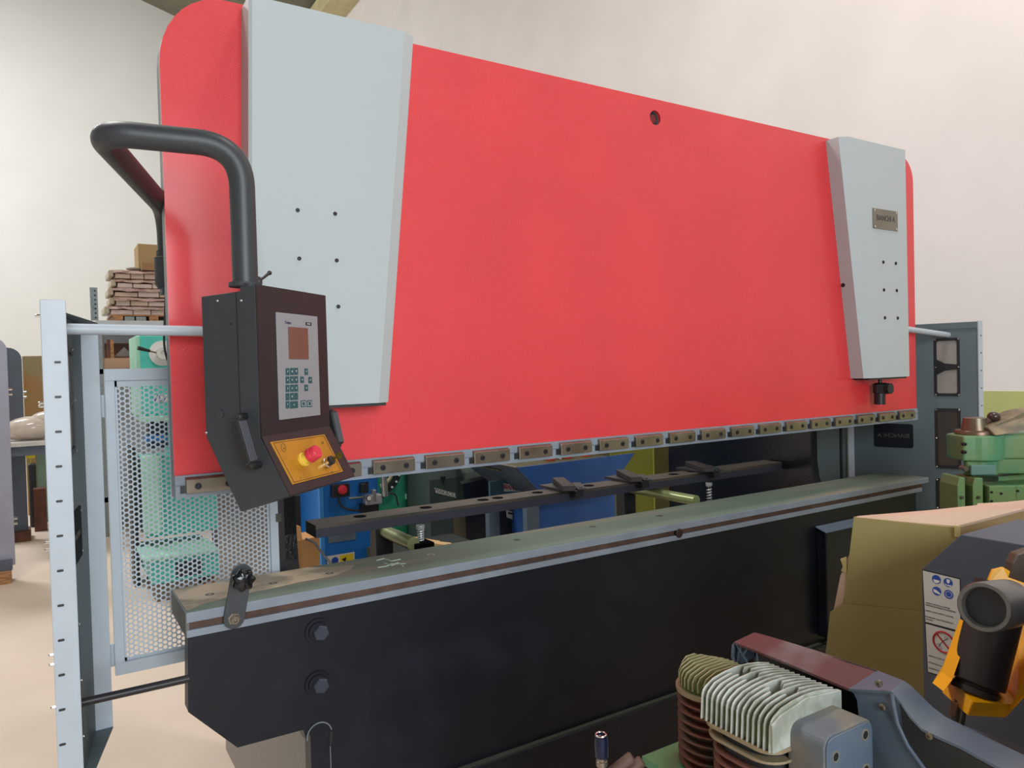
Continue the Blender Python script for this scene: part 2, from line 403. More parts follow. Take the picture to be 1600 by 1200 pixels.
for x, y in ((328, 929), (427, 911.5), (515, 896), (673, 866.5), (808, 843.5), (926, 823), (1030, 806)):
    p = pZ(x, y, TZ+0.001)
    MB().lathe(V(p.x, p.y, TZ-0.002), V(p.x, p.y, TZ+0.002), [(0, 0.014), (0.8, 0.014), (1, 0.011), (1.0, 0.006), (0.4, 0.005)], 16).build('table_bolt', dark_steel if x not in (673,) else steel, PB, smooth=40)

chalk = mat('chalk_smear', (178, 200, 180), 0.9)
for pts in (((588, 876), (600, 873), (612, 877), (626, 874)), ((590, 887), (604, 885), (612, 881), (634, 881)), ((600, 880), (612, 884), (622, 879), (630, 885))):
    MB().tube(fillet([pZ(x, y, TZ+0.0012) for x, y in pts], 0.006, 3), 0.0022, 5).build('chalk_mark', chalk, PB)

# bed plate: one outline with the undercut left foot
f = lambda x, y: (pY(x, y, 0).x, pY(x, y, 0).z)
bx = [(0.287, 0.950), (0.281, 0.762), f(372, 1170), f(475, 1142)]
cx0, cz0 = pY(500, 1146, 0).x, pY(500, 1146, 0).z
for k in range(0, 4):
    t = math.radians(190-k*18); bx.append((cx0+0.036*math.cos(t), cz0+0.036*math.sin(t)-0.01))
bx += [(0.585, cz0-0.01), (0.583, 0.0), (3.30, 0.0), (3.30, 0.55), (3.556, 0.62), (3.556, 0.950)]
bed = MB().prism([(x, 0.006, z) for x, z in bx], (0, 0.055, 0)).build('bed', black_paint, PB, bevel=0.002)
bed['label'] = 'black painted lower bed plate'
MB().box(0.60, 3.28, -0.02, 0.006, 0.0, 0.385).build('bed_foot_beam', black_paint, PB, bevel=0.006)
MB().box(0.60, 3.28, -0.012, 0.005, 0.385, 0.3885).build('foot_beam_highlight', mat('painted_highlight_grey', (64, 72, 64), 0.6), PB)  # lighter strip painted as the highlight along the ledge
MB().tube([(cx0+0.034*math.cos(t), 0.004, cz0-0.006+0.034*math.sin(t)) for t in [math.radians(a) for a in range(190, 5, -12)]], 0.0018, 6).build('weld_arc', edge_grey, PB)
MB().prism([(cx0+0.028, 0.0055, cz0-0.006), (cx0+0.037, 0.0055, cz0-0.004), (cx0+0.036, 0.0055, cz0-0.03), (cx0+0.027, 0.0055, cz0-0.045)], (0, -0.002, 0)).build('relief_slot', black_plastic, PB)
MB().box(cx0+0.0275, cx0+0.0295, 0.003, 0.007, 0.02, cz0-0.045).build('bed_seam', edge_grey, PB)
for x, y in ((497, 987), (497, 1069)):
    p = pY(x, y, 0)
    bo = MB().lathe(V(p.x, 0.006, p.z), V(p.x, 0.001, p.z), [(0, 0.036), (1, 0.035)], 28).lathe(V(p.x, 0.001, p.z), V(p.x, -0.004, p.z), [(0, 0.027), (1, 0.026)], 24).build('washer', black_paint, PB, smooth=40)
    MB().lathe(V(p.x+0.004, -0.004, p.z), V(p.x+0.004, -0.022, p.z), [(0, 0.022), (0.85, 0.022), (1, 0.019)], 6).build('hex_bolt', mat('slate_bolt', (64, 70, 84), 0.4, 0.3), bo)
# right-hand junction box below the bed top
a, b = pY(1275, 823, 0.0), pY(1290, 832, -0.05)
jb = MB().box(b.x+0.01, b.x+0.40, -0.045, 0.004, 0.42, b.z-0.004).build('junction_box', black_paint, PB, bevel=0.004)
MB().prism([V(a.x, 0.004, a.z), V(b.x, -0.05, b.z), V(b.x, -0.05, b.z-0.004), V(a.x, 0.004, a.z-0.004)], (0.42, 0, 0)).build('junction_box_hood', greyblue, jb)
# pivoting stop lever with star knob
pa, pb2 = pY(366, 967, -0.012), pY(378, 897, -0.012)
ax = (pb2-pa).normalized(); sd = V(ax.z, 0, -ax.x); L = 0.026
ol = []
for k in range(13): t = math.pi*k/12; ol.append(pb2+ax*(L*math.sin(t))+sd*(L*math.cos(t)))
for k in range(13): t = math.pi*k/12; ol.append(pa-ax*(L*math.sin(t))-sd*(L*math.cos(t)))
sl = MB().prism(ol, (0, 0.008, 0)).build('stop_lever', mat('charcoal_lever', (56, 60, 64), 0.45), PB, bevel=0.0012)
q = V(pa.x, -0.012, pa.z)
MB().lathe(q, q+V(0, -0.014, 0), [(0, 0.016), (0.15, 0.016), (0.16, 0.0125), (0.9, 0.0125), (1, 0.010), (1, 0.006), (0.5, 0.005)], 6).build('lever_bolt', steel, sl)
MB().cyl(q+V(0, 0.008, 0), q+V(0, 0.02, 0), 0.011).build('lever_pivot', steel, sl)
q = V(pb2.x-0.006, -0.012, pb2.z-0.004)
MB().cyl(q, q+V(0.0, -0.034, 0), 0.0075).build('knob_stud', steel, sl, smooth=40)
kc = q+V(0, -0.034, 0); prof = []
for k in range(84):
    t = 2*math.pi*k/84; r = 0.0275+0.0028*math.cos(7*t); prof.append((r*math.cos(t), r*math.sin(t)))
kn = MB().rings([[kc+V(x*s, -yy, z*s) for x, z in prof] for s, yy in ((0.55, 0), (0.95, 0.003), (1.0, 0.010), (0.96, 0.016), (0.86, 0.020), (0.6, 0.0235), (0.25, 0.025))]).build('star_knob', gloss_black, sl, smooth=50)
# rod from the bed end to the left guard
pr = MB().tube([pY(113, 1101, -0.02), pY(287, 1062, -0.02)+V(0.012, 0, 0)], 0.0095).build('guard_rod', dark_steel, PB, smooth=40)
gr_ = MB().tube([pY(100, 514, -0.06), V(0.462, -0.06, pY(392, 519, -0.06).z)], 0.0125).build('guard_rod', guard_light, PB, smooth=40)
p = pY(1492, 523, -0.06); MB().tube([V(3.366, -0.06, 1.735), V(p.x, -0.03, p.z)], 0.0135).build('guard_rod', guard_light, PB, smooth=40)

# C-frames with curved throats
def cframe(x0, t):
    o = [(0.062, 0.93), (0.062, 0.0), (1.35, 0.0), (1.35, 2.35), (0.058, 2.35), (0.058, 1.52)]
    o += [(0.20, 1.50), (0.28, 1.46), (0.33, 1.38), (0.345, 1.28), (0.345, 1.10), (0.335, 1.02), (0.315, 0.97), (0.28, 0.935)]
    return MB().prism([(x0, y, z) for y, z in o], (t, 0, 0)).build('side_frame', gloss_black, PB, bevel=0.003)
cframe(0.612, 0.05)
cf = cframe(3.228, 0.05)
# ram guide heads joining the frames and the ram behind
bar(0.62, 3.27, 0.058, 0.20, 1.62, 1.74, 'rear_cross_beam', black_paint, PB)

# ------------------------------------------------------------------ side guards
def rounded_window(mb, cen, a, b, r): return mb.prism(rrect(cen, a, b, r), a.cross(b).normalized()*0.02)
def side_guard(F, R, label, fl, z0, zt, wins, side):
    F = V(*F, 0); R = V(*R, 0)
    d = (R-F); ln = d.length; u = d.normalized(); n = V(-u.y, u.x, 0)*side   # n points to the machine
    T = thing('side_guard', label, 'machine guard', ((F.x+R.x)/2, (F.y+R.y)/2, z0))
    pn = MB().prism([V(F.x, F.y, z0), V(R.x, R.y, z0), V(R.x, R.y, zt), V(F.x, F.y, zt)], -n*0.004).build('guard_panel', guard_dark, T)
    for (s0, s1, za, zb, kind) in wins:
        c = F+u*((s0+s1)/2); c.z = (za+zb)/2; a = u*((s1-s0)/2); b = V(0, 0, (zb-za)/2)
        boolean_cut(pn, MB().prism([p+n*0.01 for p in rrect(c, a*0.86, b*0.93, 0.012)], -n*0.02))
    return T, F, R, u, n, pn
def window_frame(T, F, u, n, s0, s1, za, zb, cross, glass, tt=0.004):
    c = F+u*((s0+s1)/2); c.z = (za+zb)/2; a = u*((s1-s0)/2); b = V(0, 0, (zb-za)/2)
    outer = rrect(c, a, b, 0.012); inner = rrect(c, a*0.80, b*0.90, 0.010)
    mb = MB(); k = len(outer)
    v = outer+inner+[p+n*tt for p in outer]+[p+n*tt for p in inner]; fs = []
    for i in range(k):
        j = (i+1) % k
        fs += [(i, j, k+j, k+i), (2*k+i, 3*k+i, 3*k+j, 2*k+j), (i, 2*k+i, 2*k+j, j), (k+i, k+j, 3*k+j, 3*k+i)]
    mb.add(v, fs)
    if cross:
        A = a*0.82; w = b.length
        mb.prism([c+A*cross+V(0, 0, 0.012), c+A*cross-V(0, 0, 0.012), c-A*0.2*cross-V(0, 0, 0.018), c-A*cross-V(0, 0, w*0.27), c-A*cross+V(0, 0, w*0.27), c-A*0.2*cross+V(0, 0, 0.018)], n*tt)
    fr = mb.build('window_frame', black_plastic, T)
    MB().prism([p-n*0.002 for p in rrect(c, a*0.84, b*0.92, 0.010)], n*0.0015).build('window_pane', glass, fr)
    for sx in (-0.9, 0.9):
        for sz in (-0.95, 0, 0.95):
            screw('frame_screw', c+a*sx+b*sz+n*tt, n, 0.0035, 0.002, chrome, fr, seg=8)
    return fr
# right guard
ZG = 1.768
F, R = (3.832, -0.15), (3.66, 0.40)
uu = (V(*R, 0)-V(*F, 0)); LNR = uu.length; uu.normalize(); nn = V(-uu.y, uu.x, 0)
def guard_s(x, y):
    p = pP(x, y, V(*F, 1.5), nn); return (p-V(*F, p.z)).dot(uu), p.z
s_r, _ = guard_s(1500, 575); s_l, _ = guard_s(1460, 575)
_, z1a = guard_s(1480, 528); _, z1b = guard_s(1480, 619)
_, z2a = guard_s(1480, 638); _, z2b = guard_s(1480, 732)
_, z3a = guard_s(1480, 748)
wins = [(s_r, s_l, z1b, z1a, 1), (s_r, s_l, z2b, z2a, 0), (s_r, s_l, z3a-(z2a-z2b), z3a, 0)]
RG, F_, R_, u, n, pn = side_guard(F, R, 'grey right side guard with two cut-out windows at the far end of the press brake', None, 0.62, ZG, wins, 1)
window_frame(RG, F_, u, n, *wins[0][:4], -1, poly_tan)
window_frame(RG, F_, u, n, *wins[1][:4], 0, glass_dark)
window_frame(RG, F_, u, n, *wins[2][:4], 0, glass_dark)
fl = MB().box(3.828, 3.868, -0.158, -0.152, 0.62, ZG+0.004).build('front_flange', guard_light, RG, bevel=0.001)
for k in range(11): screw('rivet', V(3.848, -0.158, 1.70-k*0.085), (0, -1, 0), 0.0035, 0.002, black_plastic, fl, seg=8)
MB().box(3.61, 3.66, 0.394, 0.40, 0.62, ZG).build('rear_flange', guard_light, RG)
MB().prism([V(F[0], F[1], ZG), V(R[0], R[1], ZG), V(R[0], R[1], ZG-0.03), V(F[0], F[1], ZG-0.03)], nn*0.006).build('top_hem', guard_dark, RG)
c1s, c1z = guard_s(1396, 680); wn, _ = guard_s(1366, 680); wn2, _ = guard_s(1427, 680)
za, zb = guard_s(1396, 662)[1], guard_s(1396, 699)[1]
c = F_+u*c1s; c.z = (za+zb)/2
bp = MB().prism([p+n*0.0 for p in rrect(c, u*(abs(wn-wn2)/2), V(0, 0, (za-zb)/2), 0.012)], n*0.003).build('brand_panel', mat('dark_brand_panel', (30, 34, 40), 0.85, spec=0.15), RG)
text('brand_lettering', 'BIANCHI A', c+n*0.0034+V(0, 0, 0.0), -u, V(0, 0, 1), 0.030, mat('dim_lettering', (88, 82, 70), 0.6), bp, mirror=True, wscale=1.05)
# left guard
F, R = (0.020, -0.17), (0.090, 0.285)
LG, F_, R_, u, n, pn = side_guard(F, R, 'tall pale grey left side guard standing in front of the mesh door', None, 0.655, 1.752, [(0.10, 0.265, 1.425, 1.68, 1), (0.05, 0.20, 0.755, 1.035, 0)], -1)
window_frame(LG, F_, u, n, 0.10, 0.265, 1.425, 1.68, 1, poly_tan)
window_frame(LG, F_, u, n, 0.05, 0.20, 0.755, 1.035, 1, poly_tan)
c = F_+u*0.23; c.z = 1.228
bp = MB().prism(rrect(c, u*0.085, V(0, 0, 0.062), 0.01), n*0.003).build('brand_panel', mat('dark_brand_panel', (30, 34, 40), 0.85, spec=0.15), LG)
text('brand_lettering', 'BIANCHI A', c+n*0.0034, -u, V(0, 0, 1), 0.022, mat('dim_lettering', (88, 82, 70), 0.6), bp, mirror=True)
for z in (1.178, 1.278): screw('rivet', V(c.x, c.y, z)+u*0.072+n*0.003, n, 0.0035, 0.002, chrome, bp, seg=8)
a, b = pY(65, 800, -0.18), pY(107, 800, -0.18)
fl = MB().box(0.0005, 0.0468, -0.186, -0.176, 0.6, 1.7685).build('front_flange', guard_light, LG, bevel=0.0015)
boolean = MB()
for k in range(12):
    y = 566+54.3*k
    p = pY(90+0.7*k, y, -0.186)
    MB().prism(rrect(V(p.x, -0.1862, p.z), V(0.0062, 0, 0), V(0, 0, 0.0026), 0.0025), (0, -0.0006, 0)).build('slot', black_plastic, fl)
MB().box(0.088, 0.131, 0.285, 0.291, 0.655, 1.752).build('rear_flange', guard_light, LG, bevel=0.001)
MB().prism([V(0.022, -0.17, 1.749), V(0.131, 0.285, 1.749), V(0.09, 0.285, 1.749)], (0, 0, 0.003)).build('top_hem', guard_dark, LG)
MB().prism([V(0.022, -0.17, 0.655), V(0.131, 0.285, 0.655), V(0.09, 0.285, 0.655)], (0, 0, 0.003)).build('bottom_hem', guard_dark, LG)
for z in (1.555, 1.548, 1.265, 1.25, 1.03, 1.01, 0.92, 1.735):
    MB().lathe(V(0.0005, -0.180, z), V(-0.0085, -0.180, z), [(0, 0.003), (0.7, 0.003), (1, 0.002)], 8).build('rivet', chrome, LG)

# ------------------------------------------------------------------ perforated mesh doors
def mesh_door(x0, x1, y, z0, z1, label):
    T = thing('mesh_door', label, 'mesh door', ((x0+x1)/2, y, z0))
    w = 0.024
    MB().box(x0, x1, y-0.012, y+0.012, z1-w*1.35, z1).box(x0, x1, y-0.012, y+0.012, z0, z0+w*1.4).box(x0, x0+w, y-0.012, y+0.012, z0+w*1.4, z1-w*1.35).box(x1-w, x1, y-0.012, y+0.012, z0+w*1.4, z1-w*1.35).build('door_frame', guard_light, T, bevel=0.001)
    X0, X1, Z0, Z1 = x0+w, x1-w, z0+w*1.4, z1-w*1.35
    P = 0.0140; cw = P*0.866; R = P/math.sqrt(3); r = 0.0053; mb = MB(); vs = []; fs = []
    nc = int((X1-X0)/cw)
    for i in range(nc):
        cx = X0+cw*(i+0.5)
        zz = Z0+P*(0.6 if i % 2 else 1.1)
        while zz < Z1-P*1.0:
            b0 = len(vs)
            hexp = [(R*math.cos(math.pi/3*k), R*math.sin(math.pi/3*k)) for k in range(6)]
            for k in range(12):
                if k % 2 == 0: h = hexp[k//2]
                else:
                    h1, h2 = hexp[k//2], hexp[(k//2+1) % 6]; h = ((h1[0]+h2[0])/2, (h1[1]+h2[1])/2)
                vs.append((cx+h[0], y, zz+h[1]))
            for k in range(12):
                t = math.pi/6*k; vs.append((cx+r*math.cos(t), y, zz+r*math.sin(t)))
            for k in range(12):
                j = (k+1) % 12; fs.append((b0+k, b0+j, b0+12+j, b0+12+k))
            zz += P
    me = bpy.data.meshes.new('perforated_sheet'); me.from_pydata(vs, [], fs)
    me.materials.append(guard_light)
    o = bpy.data.objects.new('perforated_sheet', me); COL.objects.link(o); attach(o, T)
    sm = o.modifiers.new('solid', 'SOLIDIFY'); sm.thickness = 0.0015; sm.offset = 0
    rim = MB().box(X0, X1, y-0.0008, y+0.0008, Z0, Z0+P*0.6).box(X0, X1, y-0.0008, y+0.0008, Z1-P*1.2, Z1).box(X0, X0+cw*0.5, y-0.0008, y+0.0008, Z0, Z1).box(X0+nc*cw-cw*0.3, X1, y-0.0008, y+0.0008, Z0, Z1)
    rim.build('sheet_rim', guard_light, T)
    for z in (z0+0.06, z1-0.10): MB().cyl((x0-0.006, y-0.012, z-0.03), (x0-0.006, y-0.012, z+0.03), 0.006, seg=12).build('hinge', guard_light, T, smooth=40)
    return T
mesh_door(0.142, 0.592, 0.305, 0.79, 1.628, 'grey framed perforated mesh door beside the left guard, teal machine visible through it')
FD = thing('guard_door', 'plain dark grey guard door beyond the far end of the table', 'guard door', (3.45, 0.44, 0.79))
MB().box(3.284, 3.655, 0.432, 0.444, 0.79, 1.628).build('door_sheet', guard_dark, FD)
MB().box(3.60, 3.655, 0.42, 0.432, 0.79, 1.628).box(3.284, 3.31, 0.42, 0.432, 0.79, 1.628).build('door_frame', guard_dark, FD)
MB().box(3.588, 3.60, 0.428, 0.432, 0.79, 1.628).build('door_seal', black_plastic, FD)
bar(0.596, 0.612, 0.30, 0.33, 0.70, 1.64, 'door_post', dark_steel, PB)
MB().box(0.583, 0.60, 0.285, 0.295, 1.155, 1.18).build('door_latch', chrome, PB)

# ------------------------------------------------------------------ back gauge
BG = thing('back_gauge', 'long dark back gauge beam with oval holes behind the table', 'back gauge', (2.0, 0.58, 1.03))
yb0, yb1, zt, zb = 0.50, 0.615, 1.083, 1.040
gb = MB().box(0.770, 3.20, yb0, yb1, zb, zt-0.012).build('gauge_beam', mat('dark_slate_steel', (54, 54, 66), 0.5, 0.2), BG, bevel=0.001)
MB().box(0.770, 3.20, yb0-0.001, yb1, zt-0.012, zt).build('gauge_rail', mat('brown_dark_rail', (92, 80, 72), 0.5, 0.4, rgb2=(60, 60, 54), thr=(0.4, 0.7), stretch=(1, 12, 1)), BG)
for x, y in ((558, 805), (656, 790), (743, 778), (766, 775), (828, 767), (910, 757), (1045, 740), (1075, 736)):
    p = pZ(x, y, zt); MB().cyl(V(p.x, 0.558, zt-0.004), V(p.x, 0.558, zt+0.0012), 0.023, seg=24).build('counterbore', matte_black, BG)
def gauge_finger(xc, i, label):
    T = thing('gauge_finger', label, 'gauge finger', (xc, 0.55, zt), 'stop fingers on the back gauge beam')
    MB().box(xc-0.05, xc+0.05, 0.47, 0.66, zt+0.001, zt+0.012).build('slide_base', dark_steel, T, bevel=0.001)
    MB().obox(V(xc-0.005, 0.545, zt+0.024), V(0.022, -0.012, 0), V(0.06, 0.125, 0)*0.9, V(0, 0, 0.011)).build('finger_bar', mat('finger_brown_black', (44, 34, 32), 0.5, 0.2), T, bevel=0.002)
    MB().obox(V(xc+0.05, 0.51, zt+0.013), V(0.016, -0.008, 0), V(0.05, 0.09, 0)*0.8, V(0, 0, 0.004)).build('side_plate', dark_steel, T, bevel=0.001)
    MB().cyl(V(xc+0.02, 0.455, zt+0.006), V(xc+0.02, 0.48, zt+0.006), 0.014, seg=14).build('adjusting_knob', black_plastic, T, smooth=40)
    MB().box(xc-0.02, xc+0.02, 0.44, 0.47, zt-0.02, zt+0.008).build('finger_tip', dark_steel, T, bevel=0.001)
xs = [pZ(868, 762, zt).x, pZ(965, 748, zt).x, pZ(1085, 735, zt).x]
gauge_finger(xs[0], 0, 'black stop finger on the back gauge beam, first from the left')
gauge_finger(xs[1], 1, 'black stop finger on the back gauge beam, middle one of three')
gauge_finger(xs[2], 2, 'black stop finger on the back gauge beam, farthest right of three')
def gauge_support(x, zb, tube_front, yb, rad, label_tube):
    MB().box(x-0.036, x+0.036, 0.43, 0.51, zb-0.03, zb).build('support_block', matte_black, BG, bevel=0.003)
    path = []; h = 1.034-zb
    for k in range(0, 73): t = k/72; path.append(V(x+0.011*math.cos(t*10*math.pi), 0.47+0.011*math.sin(t*10*math.pi), zb+h*0.75*t))
    MB().tube(path, 0.0028, 6).build('spring', bright_spring, BG, smooth=60)
    MB().cyl((x, 0.47, zb), (x, 0.47, 1.04), 0.006).build('support_screw', chrome, BG, smooth=40)
    MB().lathe((x, 0.47, 1.022), (x, 0.47, 1.04), [(0, 0.013), (0.3, 0.016), (1, 0.016)], 16).build('support_nut', bright_spring, BG, smooth=40)
    F0 = tube_front
    t = MB().tube([V(F0.x, yb, F0.z), V(F0.x, F0.y, F0.z)], rad, 24).build('guide_shaft', bright_zinc, BG, smooth=40)
    t['label'] = label_tube
    MB().box(F0.x-0.035, F0.x+0.035, yb, yb+0.06, 0.80, F0.z+0.035).build('shaft_mount', black_plastic, BG)
gauge_support(pY(657, 830, 0.47).x, pY(657, 846, 0.47).z, pY(646, 850, 0.45), 0.72, 0.024, 'pale green zinc guide shaft')
gauge_support(pY(1108, 770, 0.47).x, pY(1108, 785, 0.47).z, pY(1088, 782, 0.29), 0.72, 0.022, 'pale green zinc guide shaft')
bar(0.67, 3.22, 0.745, 0.80, 0.70, 0.80, 'rear_rail', black_plastic, BG)

# ------------------------------------------------------------------ control console
ang = math.radians(40.8)
U = V(math.cos(ang), math.sin(ang), 0); S = V(-math.sin(ang), math.cos(ang), 0); Z = V(0, 0, 1); NF = -S
P0 = pD(402.5, 560, 1.50)
cf_ = lambda x, y: pP(x, y, P0, S)          # on the front plane
cs_ = lambda x, y: pP(x, y, P0, U)          # on the left side plane
def loc(p): q = p-P0; return q.dot(U), q.dot(S), q.z
wid = loc(cf_(508.5, 550))[0]
zt_ = loc(cf_(402.5, 446))[2]; zk = loc(cf_(403.5, 683))[2]
dA = loc(cs_(314, 462)); dB = loc(cs_(315, 682)); dC = loc(cs_(376, 800)); dD = loc(cs_(452, 775))
CO = thing('control_console', 'black pendant control console with keypad and gold switch plate hanging from the pipe arm', 'control console', P0+U*wid*0.5+S*0.08+V(0, 0, dC[2]))
def cw(a, b, z): return P0+U*a+S*b+V(0, 0, z)
dep = dA[1]
# housing back shell and deeper front shell share one outline
def shell(a0, a1, b0, prof): return MB().prism([cw(a0, b, z) for b, z in prof], U*(a1-a0))
slope = ((dC[1]-dD[1]), (dC[2]-dD[2]))
prof_all = [(0.0, zt_), (0.0, zk), (dD[1], dD[2]), (dC[1], dC[2]), (dep, dB[2]), (dep, dA[2]-0.002), (dep*0.28, zt_-0.010), (dep*0.28, zt_)]
hs = MB().prism([cw(0.0, b, z) for b, z in prof_all], U*wid).build('housing', console_mat, CO, bevel=0.002)
# front door: covers front and lower sloping face, slightly proud
nl = V(0, 0, 0)
dd = (cw(0, dD[1], dD[2])-cw(0, 0, zk)); dl = dd.normalized(); NL = U.cross(dl); NL = NL if NL.dot(NF) > 0 else -NL
ft = MB().prism([cw(-0.001, -0.0005, zt_+0.001), cw(-0.001, -0.0005, zk), cw(-0.001, dD[1], dD[2])+NL*0.0005, cw(-0.001, dD[1], dD[2])+NL*0.004, cw(-0.001, -0.0045, zk+0.0005), cw(-0.001, -0.0045, zt_+0.001)], U*(wid+0.002)).build('front_door', console_front, CO)
ft['label'] = 'brown black folded front door'
MB().prism([cw(0.001, 0.055, zt_), cw(wid*0.85, 0.055, zt_), cw(wid*0.85, 0.02, zt_), cw(0.001, 0.02, zt_)], V(0, 0, 0.006)).build('top_plate', console_mat, CO)
# side seam and plug
MB().prism([cw(-0.0012, 0.045, zt_-0.012), cw(-0.0012, 0.046, zt_-0.012), cw(-0.0012, 0.046, zk), cw(-0.0012, 0.045, zk)], U*0.001).build('side_seam', black_plastic, CO)
q = cs_(343.5, 647); MB().lathe(q, q-U*0.004, [(0, 0.0105), (0.8, 0.010), (1, 0.008)], 20).build('side_plug', console_mat, CO, smooth=40)
for x, y in ((340, 470), (377, 469.5), (322.5, 676), (361, 506)):
    screw('side_screw', cs_(x, y), -U, 0.0026, 0.0015, chrome if x != 361 else black_plastic, CO, seg=8)
for x, y in ((413.5, 508.5), (414, 652), (460, 476), (501, 518), (501, 558), (501, 642)):
    screw('door_screw', cf_(x, y)+NF*0.0045, NF, 0.0018, 0.001, black_plastic, ft, seg=8)
# keypad film panel
K = [cf_(428, 487), cf_(492, 495.5), cf_(492.5, 649), cf_(432, 656.5)]
kz = (K[0].z+K[1].z)/2, (K[2].z+K[3].z)/2
ka = loc(K[0])[0]*0.5+loc(K[3])[0]*0.5; kb = loc(K[1])[0]
def FP(x, y, off=0.0045): return cf_(x, y)+NF*off
kp = MB().prism(rrect(P0+U*((ka+kb)/2)+V(0, 0, 0)*0+V(0, 0, (kz[0]+kz[1])/2-P0.z)+NF*0.0045, U*((kb-ka)/2), Z*((kz[0]-kz[1])/2), 0.002), NF*0.002).build('keypad_panel', panel_grey, CO, bevel=0.0005)
kp['label'] = 'light grey keypad panel'
PH = 0.0065
def on_panel(name, x0, y0, x1, y1, m, h=0.0008, r=0.001):
    a, b = FP(x0, (y0+y1)/2, PH), FP(x1, (y0+y1)/2, PH); t, bt = FP((x0+x1)/2, y0, PH), FP((x0+x1)/2, y1, PH)
    c = (a+b)/2; c.z = (t.z+bt.z)/2
    return MB().prism(rrect(c, U*((b-a).dot(U)/2), Z*((t.z-bt.z)/2), r, 3), NF*h).build(name, m, kp), c, (b-a).dot(U), t.z-bt.z
on_panel('screen', 446.5, 512, 477.5, 561.5, screen_m, 0.0006, 0.0008)
text('panel_lettering', 'Delem', FP(441, 504, PH), U, Z, 0.0088, mat('navy_print', (28, 40, 74), 0.5), kp, align='LEFT', bold=0.0002)
o_, c_, w_, h_ = on_panel('model_badge', 473.5, 504, 482.5, 509, black_print, 0.0004, 0.0003)
text('panel_lettering', 'DA-41', c_+NF*0.0006, U, Z, 0.0046, white_m, kp, depth=0.0002)
keys = [['7', '8', '9'], ['4', '5', '6'], ['1', '2', '3'], ['-', '0', '.']]
X0 = [442, 449, 455.5]; 
for r_, row in enumerate(keys):
    for c2, ch in enumerate(row):
        y0 = 575.5+13*r_-0.35*c2
        o_, c_, w_, h_ = on_panel('key', X0[c2], y0, X0[c2]+5.7, y0+11, key_m)
        text('key_legend', ch, c_+NF*0.001, U, Z, 0.006, white_m, kp, depth=0.0002)
for x0, x1, ch in ((442, 447.7, '*'), (449, 461.2, '<-')):
    o_, c_, w_, h_ = on_panel('key', x0, 627, x1, 638, key_m); text('key_legend', ch, c_+NF*0.001, U, Z, 0.006, white_m, kp, depth=0.0002)
for x0, y0, ch in ((471.5, 576, '^'), (465, 588.5, '<'), (477.8, 589, '>'), (471.5, 601, 'v')):
    o_, c_, w_, h_ = on_panel('key', x0, y0, x0+5.4, y0+10, key_m); text('key_legend', ch, c_+NF*0.001, U, Z, 0.007, white_m, kp, depth=0.0002)
for x0 in (465.8, 475.4):
    o_, c_, w_, h_ = on_panel('key', x0, 625.5, x0+8, 636, key_m)
    for s in ((0.32, 0), (-0.32, 0), (0, 0.3), (0, -0.3)):
        q = c_+U*(s[0]*w_)+Z*(s[1]*h_)+NF*0.001
        MB().obox(q, U*(0.0003 if s[0] else w_*0.32), Z*(0.0003 if s[1] else h_*0.3), NF*0.0002).build('key_legend', white_m, kp)
# gold switch plate on the lower slope
PL = cw(0, 0, zk)+NL*0.004
def LP(x, y, off=0.0): return pP(x, y, PL+NL*off, NL)+NL*0
G = [LP(421.5, 691), LP(506.5, 679), LP(535.5, 737), LP(456.5, 757.5)]
gp = MB().prism(G, NL*0.0015).build('switch_plate', gold, CO, bevel=0.0005)
gp['label'] = 'gold switch plate with black outline'
gc = (G[0]+G[1]+G[2]+G[3])/4
ins = [g+(gc-g)*0.075+NL*0.0018 for g in G]
for i in range(4): MB().tube([ins[i], ins[(i+1) % 4]], 0.0005, 6).build('plate_outline', black_print, gp)
sq = []
for k in range(24):
    t = 2*math.pi*k/24; q = LP(443, 701, 0.0018); e1 = (G[1]-G[0]).normalized(); e2 = (G[3]-G[0]).normalized()
    rr = 0.011*(1+0.25*math.cos(t)); d1 = (e1*0.6-e2*0.8); d2 = (e1*0.8+e2*0.6); sq.append(q+d1*rr*math.cos(t)+d2*rr*0.55*math.sin(t))
MB().tube(sq, 0.0004, 5, closed=True).build('plate_symbol', black_print, gp)
q = LP(444, 701, 0.0018); MB().cyl(q, q+NL*0.0005, 0.0022, seg=3).build('plate_symbol', black_print, gp)
text('plate_lettering', 'CE', LP(504, 692, 0.0018), G[1]-G[0], G[0]-G[3], 0.008, black_print, gp, depth=0.0002)
text('plate_lettering', 'I', LP(470, 747, 0.0018), G[1]-G[0], G[0]-G[3], 0.007, black_print, gp, depth=0.0002)
text('plate_lettering', '0', LP(519, 738, 0.0018), G[1]-G[0], G[0]-G[3], 0.007, black_print, gp, depth=0.0002)
b0 = LP(473, 719, 0.0015); NT = (NL*1.0+V(0, 0, 0)).normalized()
MB().lathe(b0, b0+NT*0.020, [(0, 0.0155), (0.25, 0.0155), (0.3, 0.0125), (1, 0.0115)], 24).build('emergency_button_collar', yellow_plastic, gp, smooth=40)
MB().lathe(b0+NT*0.018, b0+NT*0.042, [(0, 0.0145), (0.06, 0.0158), (0.42, 0.0158), (0.46, 0.0148), (0.92, 0.0150), (1, 0.0135), (1.0, 0.004)], 24).build('emergency_button', red_plastic, gp, smooth=40)
b1 = LP(507.5, 725, 0.0015)
MB().lathe(b1, b1+NT*0.016, [(0, 0.0125), (0.5, 0.0125), (0.55, 0.0105), (1, 0.0105)], 20).build('key_switch_collar', chrome, gp, smooth=40)
MB().lathe(b1+NT*0.016, b1+NT*0.023, [(0, 0.0102), (0.85, 0.0098), (1, 0.008)], 20).build('key_switch', black_plastic, gp, smooth=40)
kk = b1+NT*0.023
